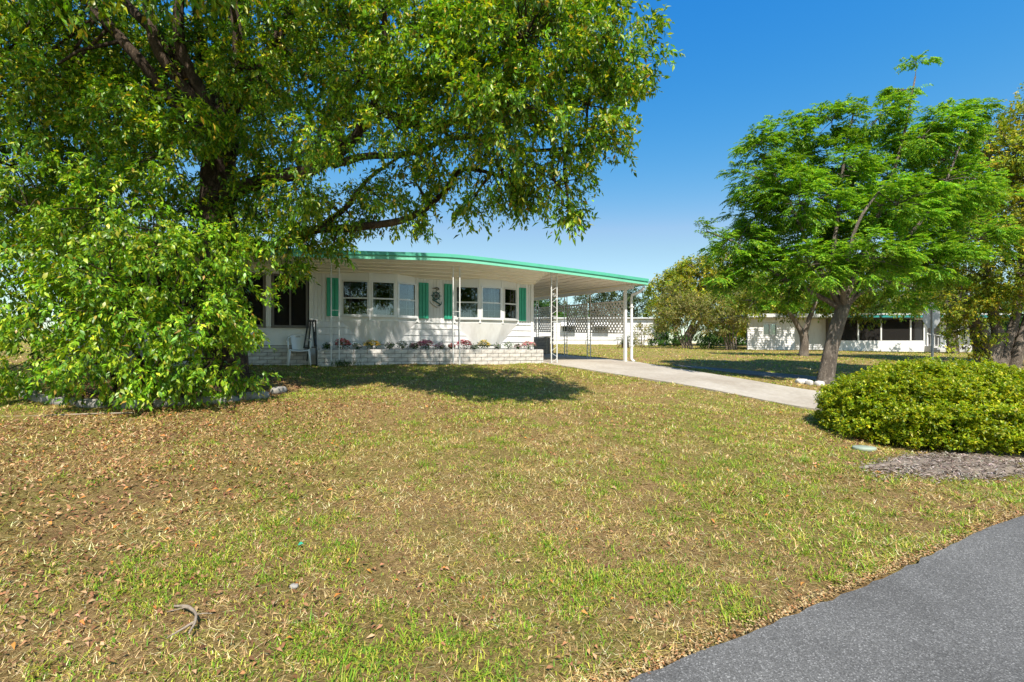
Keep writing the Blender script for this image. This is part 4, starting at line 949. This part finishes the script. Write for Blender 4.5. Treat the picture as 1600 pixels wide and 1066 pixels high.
inner = inner[inner[:, 2] > terrain(inner[:, 0]+hb.x, inner[:, 1]+hb.y)-hb.z+.05]
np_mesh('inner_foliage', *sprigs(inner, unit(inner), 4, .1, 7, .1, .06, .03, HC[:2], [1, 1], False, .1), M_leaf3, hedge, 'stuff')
mb = MB()
for k in range(26):
    a = k*2.4; q = .3+.5*((k*37) % 10)/10; mb.tube([(.15*math.cos(a), .12*math.sin(a), -.1), (.6*q*math.cos(a), .5*q*math.sin(a), .45), (1.25*q*math.cos(a), .95*q*math.sin(a), .85)], [.025, .018, .008], 5, False)
mb.build('stems', M_bark, hedge, True, 'stuff')

# tuft of weeds at the foot of the planter
wx, wy = hw(-.02, -.98)[:2]
wd_ = empty('weed_tuft', (wx, wy, tz(wx, wy)), 0, 'tall tuft of dark grass against the foot of the brick planter', 'weeds')
n = 150; P = np.stack([RNG.normal(0, .16, n), RNG.normal(0, .05, n), np.zeros(n)-.02], 1)
np_mesh('blades', *leaf_arrays(P, rand_dirs(n)*.55+np.array([[0, 0, 1.]]), rand_dirs(n), .16+.12*RNG.random(n), .012, palette(n, [(.05, .10, .02), (.09, .14, .03)], [1, 1])), M_grass, wd_, 'stuff')

# ------------------------------------------------------------------ stones, sign, small ground things
def rock(name, p, size, mat, seed, label=None, cat=None, group=None, rz=0, parent=None, flat=1.):
    rnd = random.Random(seed); mb = MB(); nu, nv = 10, 6; vs_ = []
    for j in range(nv+1):
        ph_ = PI*j/nv
        for i in range(nu):
            a = 2*PI*i/nu; x = math.cos(a)*math.sin(ph_); y = math.sin(a)*math.sin(ph_); z = math.cos(ph_)
            q = 1+rnd.uniform(-.1, .1)
            pw = lambda v: math.copysign(abs(v)**.55, v)
            vs_.append((pw(x)*size[0]/2*q, pw(y)*size[1]/2*q, pw(z)*size[2]/2*(1+rnd.uniform(-.1, .1))+size[2]*.3))
    fs = [(j*nu+i, (j+1)*nu+i, (j+1)*nu+(i+1) % nu, j*nu+(i+1) % nu) for j in range(nv) for i in range(nu)]
    o = mb.add(vs_, fs).build(name, mat, parent, True); o.location = p; o.rotation_euler = (0, 0, rz)
    return tag(o, label, cat, group)
ring_lab = ['curved pale edging stone at the far right end of the shrub ring', 'long edging stone second from the right end of the shrub ring', 'long flat edging stone third from the right in the shrub ring', 'dark edging stone fourth from the right, half under drooping leaves', 'grey edging stone at the front of the ring below the shrub centre',
            'shaded edging stone sixth from the right under the shrub', 'shaded edging stone seventh from the right under the shrub', 'edging stone at the shaded left front of the shrub ring', 'leftmost edging stone visible in the shrub ring']
ring_pts = [(-4.22, 8.75, 1.5, .42), (-4.36, 8.2, .95, .5), (-4.72, 7.72, .62, .62), (-5.22, 7.42, .4, .5), (-5.72, 7.25, .15, .5), (-6.22, 7.18, 0, .48), (-6.72, 7.25, -.2, .48), (-7.2, 7.4, -.35, .48), (-7.65, 7.65, -.6, .45)]
for i, (x, y, rz, ln) in enumerate(ring_pts):
    rock('edging_stone', (x, y, tz(x, y)-.0), (ln, .17, .15), M_stone, 40+i, ring_lab[i], 'stone', 'edging stones round the left shrub', rz)
wl = ['white painted stone at the left of the shade tree foot', 'second white painted stone from the left at the shade tree foot', 'white painted stone at the front of the shade tree foot', 'white painted stone just right of the front one at the shade tree foot', 'rightmost white painted stone at the shade tree foot', 'small white painted stone between the left pair at the shade tree foot']
for i, (dx, dy, s) in enumerate(((-.62, .0, .30), (-.36, -.30, .26), (.02, -.44, .36), (.30, -.38, .32), (.55, -.2, .30), (-.55, -.2, .18))):
    x, y = 8.13+dx, 12.52+dy; rock('painted_stone', (x, y, tz(x, y)-.01), (s, s*.7, .17), M_whitestone, 70+i, wl[i], 'stone', 'white stones round the shade tree', i*.4)
# stop sign, seen from behind
sx_, sy_ = 13.05, 15.0; sg = empty('street_sign', (sx_, sy_, tz(sx_, sy_)), .28, 'octagonal road sign seen from behind on a grey post above the hedge mound', 'sign')
MB().box(-.03, .03, -.02, .02, -.2, 2.32).build('post', M_signback, sg)
def octo(c, R, y0, y1, M=None):
    mb = MB(); mb.prism([(R*math.cos(PI/8+k*PI/4), c+R*math.sin(PI/8+k*PI/4)) for k in range(8)], y0, y1); return mb
octo(1.90, .40, .024, .030).build('sign_plate', M_signback, sg)
for z in (1.72, 2.08): MB().tube([(0, -.03, z), (0, -.02, z)], .014, 8).build('bolt', M_alum, sg)
# utility lid, dead root, stones, scraps
lx, ly = 4.68, 6.42; o = MB().tube([(0, 0, -.02), (0, 0, .02), (0, 0, .026)], [.13, .13, .12], 18).build('utility_lid', M_cover, None, True); o.location = (lx, ly, tz(lx, ly)-.012); o.scale = (1.1, .9, 1); tag(o, 'flat greenish round utility lid in the lawn left of the mulch', 'lid')
rb = Vector((-1.66, 2.36, tz(-1.66, 2.36)+.012)); rt = empty('dead_branch', rb, 0, 'forked weathered grey branch lying on the lawn at bottom left', 'branch'); rt.scale = (.66, .66, .66)
MB().tube(spline([(-.30, .42, .02), (-.14, .36, .05), (0, .26, .055), (.08, .14, .05), (.11, .02, .03)], 4), [.008+.0016*i if i < 6 else .0165-.0006*i for i in range(17)], 7, True, .45).build('main_stem', M_wood, rt, True)
MB().tube(spline([(.075, .15, .045), (.02, .06, .03), (-.03, -.02, .015)], 4), [.011, .011, .010, .010, .009, .008, .007, .005, .003], 7, True, .45).build('fork', M_wood, rt, True)
MB().tube(spline([(-.12, .355, .05), (-.2, .30, .05), (-.27, .31, .03)], 4), [.006, .006, .006, .005, .005, .004, .004, .003, .002], 5, True, .4).build('twig', M_wood, rt, True)
MB().tube(spline([(.03, .23, .055), (.10, .22, .07), (.15, .25, .05)], 4), [.006, .006, .005, .005, .004, .004, .003, .003, .002], 5, True, .4).build('twig', M_wood, rt, True)
rock('pale_stone', (-1.28, 2.84, tz(-1.28, 2.84)), (.05, .035, .025), M_stone, 91, 'small pale stone lying in the grass right of the dead branch', 'stone')
o = MB().add([(-.03, -.02, .01), (.03, -.015, .03), (.025, .02, .02), (-.025, .02, .035), (0, 0, .045)], [(0, 1, 4), (1, 2, 4), (2, 3, 4), (3, 0, 4), (0, 3, 2, 1)]).build('plastic_scrap', M_shut); o.scale = (.6, .6, .6); o.location = (-1.44, 3.3, tz(-1.44, 3.3)+.015); tag(o, 'scrap of green plastic lying in the lawn', 'scrap')
for i, (pts, lab) in enumerate((([(-7.4, 6.35), (-6.6, 6.45), (-5.9, 6.75), (-5.4, 6.9)], 'long bare surface root in front of the shrub ring'),)):
    P = spline([(x, y, tz(x, y)+.004) for x, y in pts], 5); MB().tube(P, [.016-.010*abs(k/(len(P)-1)-.3) for k in range(len(P))], 7, True, .3).build('surface_root', M_wood, None, True); tag(bpy.context.scene.objects[-1] if False else COL.objects[-1], lab, 'root')

# mulch patch under the hedge mound
mb = MB(); n = 60; ctr = (5.45, 5.78); vs_ = []
for r in range(5):
    for k in range(n):
        a = 2*PI*k/n; q = (r/4)*(1+.16*math.sin(3*a)+.14*math.sin(5*a+1)+.10*math.sin(11*a+2)); x = ctr[0]+1.25*q*math.cos(a)+.2*q*math.sin(a); y = ctr[1]+.42*q*math.sin(a)+.32*q*math.cos(a); vs_.append((x, y, tz(x, y)+.03+.03*(1-(r/4)**2)-(.035 if r == 4 else 0)))
mb.add(vs_, [(r*n+k, r*n+(k+1) % n, (r+1)*n+(k+1) % n, (r+1)*n+k) for r in range(4) for k in range(n)]); o = mb.build('mulch_bed', M_mulch, None, True); o['kind'] = 'structure'

# ------------------------------------------------------------------ the neighbouring buildings
def lap_wall(x0, x1, y, z0, z1, h=.2, holes=()):
    """lapped boards as one relief, cut round openings (x0, x1, z0, z1)"""
    mb = MB(); z = z0
    while z < z1-.01:
        zt = min(z+h, z1); segs = [(x0, x1)]
        for a, b, c, d in holes:
            if zt > c and z < d: segs = [q for s in segs for q in ((s[0], min(s[1], a)), (max(s[0], b), s[1])) if q[1]-q[0] > .01]
        for a, b in segs: mb.add([(a, y-.025, z), (b, y-.025, z), (b, y, zt), (a, y, zt), (a, y+.05, z), (b, y+.05, z)], [(0, 1, 2, 3), (0, 4, 5, 1)])
        z = zt
    return mb
nd = 36.0; nbx = (1168-800)/FPX*nd; nz = tz(nbx+6, nd)
nh = empty('neighbour_house', (nbx, nd, nz), 0, 'low white neighbouring house with teal roof edge and dark screened porch', 'house')
lap_wall(0, 3.5, 0, -.1, 2.45, .17, [(1.15, 2.15, 1.15, 2.0)]).build('siding_wall', M_siding, nh)
MB().box(0, 3.5, .06, .12, -.1, 1.14).box(0, 1.15, .06, .12, 1.14, 2.45).box(2.15, 3.5, .06, .12, 1.14, 2.45).box(1.15, 2.15, .06, .12, 2.0, 2.45).build('wall_core', M_siding, nh)
f = MB(); f.box(1.13, 1.18, -.04, .06, 1.13, 2.02).box(2.12, 2.17, -.04, .06, 1.13, 2.02).box(1.18, 2.12, -.04, .06, 1.13, 1.18).box(1.18, 2.12, -.04, .06, 1.97, 2.02).box(1.63, 1.67, -.03, .05, 1.18, 1.97)
o = f.build('window', M_alum, nh); MB().box(1.18, 2.12, .03, .035, 1.18, 1.97).build('pane', M_glass, o); MB().box(1.2, 2.1, .5, .55, 1.1, 2.1).build('dark_backing', M_teeth, o)  # near-black panel behind the pane stands in for the unlit room
lap_wall(3.5, 6.5, .9, -.1, 2.45, .17, [(4.75, 5.1, -.1, 1.1)]).build('siding_wall', M_siding, nh)
MB().box(3.5, 6.5, .97, 1.05, -.1, 2.45).build('wall_core', M_siding, nh); MB().box(4.75, 5.1, .93, .96, 0, 1.1).build('side_door', M_teeth, nh)
MB().box(3.44, 3.5, .0, .95, -.1, 2.45).build('return_wall', M_siding, nh)
MB().box(6.5, 13.2, 0, .08, -.1, .75).build('porch_apron', M_white, nh)
px_ = [6.5, 8.25, 9.95, 12.15, 13.15]
for x in px_: MB().box(x-.05, x+.05, -.02, .1, .75, 2.3).build('porch_post', M_white, nh)
for a, b in zip(px_[:-1], px_[1:]): MB().box(a+.05, b-.05, .04, .045, .752, 2.3).build('screen', M_screen, nh)
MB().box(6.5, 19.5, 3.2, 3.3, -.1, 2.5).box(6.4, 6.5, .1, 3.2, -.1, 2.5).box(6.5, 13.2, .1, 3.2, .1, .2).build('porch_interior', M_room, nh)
rf = MB().box(-.25, 19.6, -.5, 7, 2.62, 2.70).build('roof', M_nroof, nh)
MB().box(-.25, 6.3, -.53, -.5, 2.46, 2.72).build('fascia', M_nroof, rf); MB().box(6.3, 19.6, -.55, -.5, 2.44, 2.62).build('fascia', M_teal, rf); MB().box(6.3, 19.6, -.58, -.5, 2.622, 2.74).build('gutter', M_nroof, rf)
MB().box(-.2, 19.5, -.5, 6.9, 2.46, 2.5).build('soffit', M_nroof, rf)
MB().box(13.2, 19.5, .9, 1.0, -.1, 2.5).build('entry_wall', M_siding, nh)
o = MB().box(14.2, 15.1, .86, .90, .35, 2.3).build('door', M_frame_d, nh); MB().box(14.28, 14.33, .82, .86, 1.2, 1.3).build('handle', M_alum, o)
o = MB().box(15.9, 17.0, .85, .90, 1.1, 2.2).build('window', M_alum, nh); MB().box(15.96, 16.94, .845, .849, 1.16, 2.14).build('pane', M_glass, o)
o = MB().box(18.3, 19.3, .85, .90, 1.1, 2.2).build('window', M_alum, nh); MB().box(18.36, 19.24, .845, .849, 1.16, 2.14).build('pane', M_glass, o)
for k in range(3): MB().box(13.2+.0, 15.6, -1.3+.3*k, .85, -.1+.15*k, .05+.15*k).build('step', M_deck, nh)
rl_ = MB(); rl_.bar((13.3, -.1, 1.25), (14.1, -1.3, .95), .05); rl_.box(13.27, 13.37, -.12, -.02, .3, 1.32); rl_.box(14.05, 14.15, -1.35, -1.25, -.1, 1.02)
rr_ = rl_.build('stair_railing', M_white, nh)
for k in range(1, 7): t_ = k/7; MB().bar((13.32+.78*t_, -.1-1.2*t_, .28-.3*t_), (13.32+.78*t_, -.1-1.2*t_, 1.24-.3*t_), .035).build('baluster', M_white, rr_)
for x in (15.0, 15.3): MB().box(x-.03, x+.03, -.45, -.39, .0, 2.44).build('entry_post', M_white, nh)
# white mobile home behind the carport
wdp = 48.0; wx0 = (770-800)/FPX*wdp; wz = tz(10, wdp)
wh = empty('white_mobile_home', (wx0, wdp, wz), 0, 'long white mobile home with window awnings seen behind the carport', 'house')
WL = (1021-770)/FPX*wdp
wins = [(2.6, 3.9), (6.9, 8.1), (10.1, 11.4)]
lap_wall(0, WL, 0, .5, 2.55, .25, [(a, b, 1.3, 2.1) for a, b in wins]).build('siding_wall', M_siding, wh)
MB().box(0, WL, .03, .1, -.2, .5).build('skirting', M_white, wh)
MB().box(0, WL, .06, .1, .5, 1.3).box(0, WL, .06, .1, 2.1, 2.6).build('wall_core', M_siding, wh)
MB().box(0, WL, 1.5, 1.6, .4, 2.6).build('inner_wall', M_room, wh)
MB().add([(WL, 0, -.3), (WL+2.7, 4.2, -.3), (WL+2.7, 4.2, 2.55), (WL, 0, 2.6), (WL-.1, .1, -.3), (WL+2.6, 4.3, -.3), (WL+2.6, 4.3, 2.55), (WL-.1, .1, 2.6)], [(0, 1, 2, 3), (5, 4, 7, 6), (0, 3, 7, 4), (1, 5, 6, 2), (3, 2, 6, 7)]).build('end_wall', M_siding, wh)
MB().add([(-.2, -.3, 2.58), (WL+.15, -.3, 2.58), (WL+2.95, 4.1, 2.55), (-.2, 5, 2.6), (-.2, -.3, 2.7), (WL+.15, -.3, 2.7), (WL+2.95, 4.1, 2.68), (-.2, 5, 2.9)], [(0, 3, 2, 1), (4, 5, 6, 7), (0, 1, 5, 4), (1, 2, 6, 5), (2, 3, 7, 6), (3, 0, 4, 7)]).build('roof', M_nroof, wh)
for a, b in wins:
    o = MB().box(a, a+.05, -.03, .06, 1.3, 2.1).box(b-.05, b, -.03, .06, 1.3, 2.1).box(a+.05, b-.05, -.03, .06, 1.3, 1.35).box(a+.05, b-.05, -.03, .06, 2.05, 2.1).build('window', M_alum, wh)
    MB().box(a+.05, b-.05, .02, .025, 1.35, 2.05).build('pane', M_glass, o)
    aw = MB(); aw.add([(a-.15, -.03, 2.25), (b+.15, -.03, 2.25), (b+.15, -.75, 1.85), (a-.15, -.75, 1.85), (a-.15, -.03, 2.22), (b+.15, -.03, 2.22), (b+.15, -.75, 1.82), (a-.15, -.75, 1.82)], [(0, 3, 2, 1), (4, 5, 6, 7), (3, 7, 6, 2), (0, 1, 5, 4), (0, 4, 7, 3), (1, 2, 6, 5)])
    aw.build('awning', M_white, wh)
for x in (1.5, 5.3, 9.2, 12.4): MB().tube([(x, -.05, -.1), (x, -.05, .4)], .04, 6).build('pipe', M_signback, wh)

# ------------------------------------------------------------------ grass, thatch and leaf litter
def sector(r0, r1, n):
    r = np.sqrt(r0*r0+(r1*r1-r0*r0)*RNG.random(n)); a = (RNG.random(n)-.5)*2.25
    x = r*np.sin(a); y = r*np.cos(a)
    ok = (y > 1.86+ROAD_K*x+.07+.10*(vnoise(x, y, 4., 12)-.3)) & ~inside(x, y, drive_poly) & ~inside(x, y, street_poly) & ~inside(x, y, house_poly)
    ok &= ((x-RING_C[0])/RING_R[0])**2+((y-RING_C[1])/RING_R[1])**2 > 1
    ok &= (RNG.random(n) < .35) | (((x-5.45)/1.15)**2+((y-5.80-.25*(x-5.45))/.36)**2 > 1)
    return x[ok], y[ok]
def gz(x, y): return terrain(x, y)+((vnoise(x, y, 1.1, 3)-.5)*.05+(vnoise(x, y, 3.7, 4)-.5)*.03+(vnoise(x, y, 9., 5)-.5)*.02)*smooth(0, .25, y-(1.86+ROAD_K*x))
def greenness(x, y):
    g = .22*vnoise(x, y, .7, 21)+.33*vnoise(x, y, 2.8, 22)+.45*vnoise(x, y, 8., 23)
    s = -.379*x+.926*y
    g = g+.13*smooth(7, 12, s)-.10*smooth(0, -4.5, x)*(1-smooth(7, 9, s))+.10*smooth(1, 3, x)*(1-smooth(5, 7, s))
    return g
def blades(x, y, h, wdt, lean, cols, wts, near=True):
    n = len(x); P = np.stack([x, y, gz(x, y)-.004], 1); a = RNG.random(n)*2*PI
    Hd = np.stack([np.cos(a), np.sin(a), np.zeros(n)], 1); ln = (lean[0]+(lean[1]-lean[0])*RNG.random(n))[:, None]
    S = np.stack([-np.sin(a), np.cos(a), np.zeros(n)], 1); up = np.array([[0, 0, 1.]])
    hh = (h*(.5+.9*RNG.random(n)))[:, None]; ww = (wdt*(.7+.6*RNG.random(n)))[:, None]
    mid = P+(up*(1-.35*ln)+Hd*ln*.55)*hh*.55; tip = P+(up*np.maximum(.06, 1-ln)+Hd*ln)*hh
    col = palette(n, cols, wts, .2)
    if near:
        V = np.stack([P-S*ww*.5, P+S*ww*.5, mid+S*ww*.42, mid-S*ww*.42, tip], 1).reshape(-1, 3); T = np.array([[0, 1, 2], [0, 2, 3], [3, 2, 4]]); k = 5
    else:
        V = np.stack([P-S*ww*.5, P+S*ww*.5, tip], 1).reshape(-1, 3); T = np.array([[0, 1, 2]]); k = 3
    return V, (T[None]+(np.arange(n)*k)[:, None, None]).reshape(-1, 3), np.repeat(col, k, 0)
GR = [(.12, .25, .016), (.20, .34, .022), (.33, .39, .035), (.47, .43, .07)]
TH = [(.70, .51, .22), (.52, .33, .14), (.86, .71, .40), (.20, .11, .05), (.58, .49, .13)]
green, thatch = [], []
for r0, r1, dens, dth, h, wd0, near in ((1.7, 4, 3200, 6500, .05, .0052, True), (4, 7, 2600, 3600, .06, .0085, False), (7, 11, 1500, 1600, .07, .013, False), (11, 17, 620, 600, .075, .019, False), (17, 50, 50, 50, .09, .045, False)):
    area = (r1*r1-r0*r0)/2*2.25
    x, y = sector(r0, r1, int(area*dens)); g = greenness(x, y)
    k = RNG.random(len(x)) < np.clip((g-.49)*5.+.12, .06, .85)
    x, y = x[k], y[k]; q = .03+.035*RNG.random(len(x)); rep = 2
    xs = np.repeat(x, rep)+RNG.normal(0, 1, len(x)*rep)*np.repeat(q, rep); ys = np.repeat(y, rep)+RNG.normal(0, 1, len(x)*rep)*np.repeat(q, rep)
    ok = ys > 1.86+ROAD_K*xs+.05
    green.append(blades(xs[ok], ys[ok], h, wd0, (.45, 1.05), GR, [3, 4, 3.5, 3], near))
    x, y = sector(r0, r1, int(area*dth)); bare = .5*vnoise(x, y, 1.3, 41)+.5*vnoise(x, y, 4.5, 42); k = RNG.random(len(x)) < np.clip((bare-.30)*4.5, .22, 1); x, y = x[k], y[k]
    V_, F_, K_ = blades(x, y, h*1.35, wd0*.85, (.55, 1.12), TH, [4, 3, 2.5, 2.5, 1.5], False)
    tone = .62+.75*(.55*vnoise(x, y, 2.2, 43)+.45*vnoise(x, y, 7., 44)); thatch.append((V_, F_, K_*np.repeat(tone, 3)[:, None]))
# bigger coarse tufts in the foreground
x, y = sector(1.8, 7.5, 3400); k = (greenness(x, y) > .54); x, y = x[k], y[k]; rep = 13
xs = np.repeat(x, rep)+RNG.normal(0, .022, len(x)*rep); ys = np.repeat(y, rep)+RNG.normal(0, .022, len(x)*rep); ok = ys > 1.86+ROAD_K*xs+.05
green.append(blades(xs[ok], ys[ok], .115, .008, (.35, 1.05), GR, [3, 4, 3, 1], False))
o = np_mesh('grass', *join_arrays(green), M_grass, None, 'stuff'); tag(o, 'patchy green blades of lawn grass', 'grass')
o = np_mesh('dry_thatch', *join_arrays(thatch), M_grass, None, 'stuff'); tag(o, 'straw-coloured dead grass matted over the lawn', 'thatch')
lit = []
for r0, r1, n, s_ in ((1.7, 4.5, 5200, .034), (4.5, 9, 15000, .042), (9, 16, 2500, .05)):
    x, y = sector(r0, r1, n*3); pr = np.clip(.05+.75*smooth(-.5, -4., x)+.5*(vnoise(x, y, 1.2, 31)-.5), .04, 1); k = RNG.random(len(x)) < pr*.75; x, y = x[k], y[k]
    P = np.stack([x, y, gz(x, y)+.008+.02*RNG.random(len(x))], 1); D = rand_dirs(len(x))*np.array([[1, 1, .3]])
    lit.append(leaf_arrays(P, D, np.tile([[0, 0, 1.]], (len(x), 1))+.6*rand_dirs(len(x)), s_*(.6+.9*RNG.random(len(x))), s_*.5, palette(len(x), [(.22, .10, .045), (.33, .17, .08), (.45, .28, .15), (.15, .07, .035), (.50, .20, .05)], [3, 4, 3, 2, .6]), True, .35, .3))
# litter inside the stone ring
n = 2600; a = RNG.random(n)*2*PI; q = np.sqrt(RNG.random(n)); x = RING_C[0]+RING_R[0]*q*np.cos(a); y = RING_C[1]+RING_R[1]*q*np.sin(a)
P = np.stack([x, y, gz(x, y)+.01+.02*RNG.random(n)], 1)
lit.append(leaf_arrays(P, rand_dirs(n)*np.array([[1, 1, .3]]), np.tile([[0, 0, 1.]], (n, 1))+.5*rand_dirs(n), .06, .03, palette(n, [(.16, .08, .04), (.26, .14, .07), (.10, .05, .03)], [3, 3, 2]), True, .3, .3))
# rusty leaf crumbs along the road edge
n = 4200; x = -1+9*RNG.random(n); y = 1.86+ROAD_K*x+.02+np.abs(RNG.normal(0, .05, n)); P = np.stack([x, y, gz(x, y)+.01], 1)
lit.append(leaf_arrays(P, rand_dirs(n)*np.array([[1, 1, .25]]), np.tile([[0, 0, 1.]], (n, 1))+.4*rand_dirs(n), .02, .010, palette(n, [(.36, .18, .07), (.34, .23, .11), (.50, .36, .18)], [1.5, 2, 2]), False, .2, .2))
o = np_mesh('leaf_litter', *join_arrays(lit), M_litter, None, 'stuff'); tag(o, 'brown fallen leaves strewn over the lawn', 'leaf litter')
# chips on the mulch
n = 4200; a = RNG.random(n)*2*PI; q = np.sqrt(RNG.random(n))*(1+.35*RNG.random(n)**3); x = 5.45+1.35*q*np.cos(a)+.2*q*np.sin(a); y = 5.78+.48*q*np.sin(a)+.34*q*np.cos(a)
P = np.stack([x, y, terrain(x, y)+np.maximum(.012, .055-.04*q*q)+.012*RNG.random(n)], 1)
o = np_mesh('mulch_chips', *leaf_arrays(P, rand_dirs(n)*np.array([[1, 1, .25]]), np.tile([[0, 0, 1.]], (n, 1))+.4*rand_dirs(n), .06, .014, palette(n, [(.30, .25, .21), (.20, .15, .12), (.40, .34, .29)], [2, 2, 2]), False), M_litter, None, 'stuff'); tag(o, 'grey weathered mulch chips under the hedge mound', 'mulch')
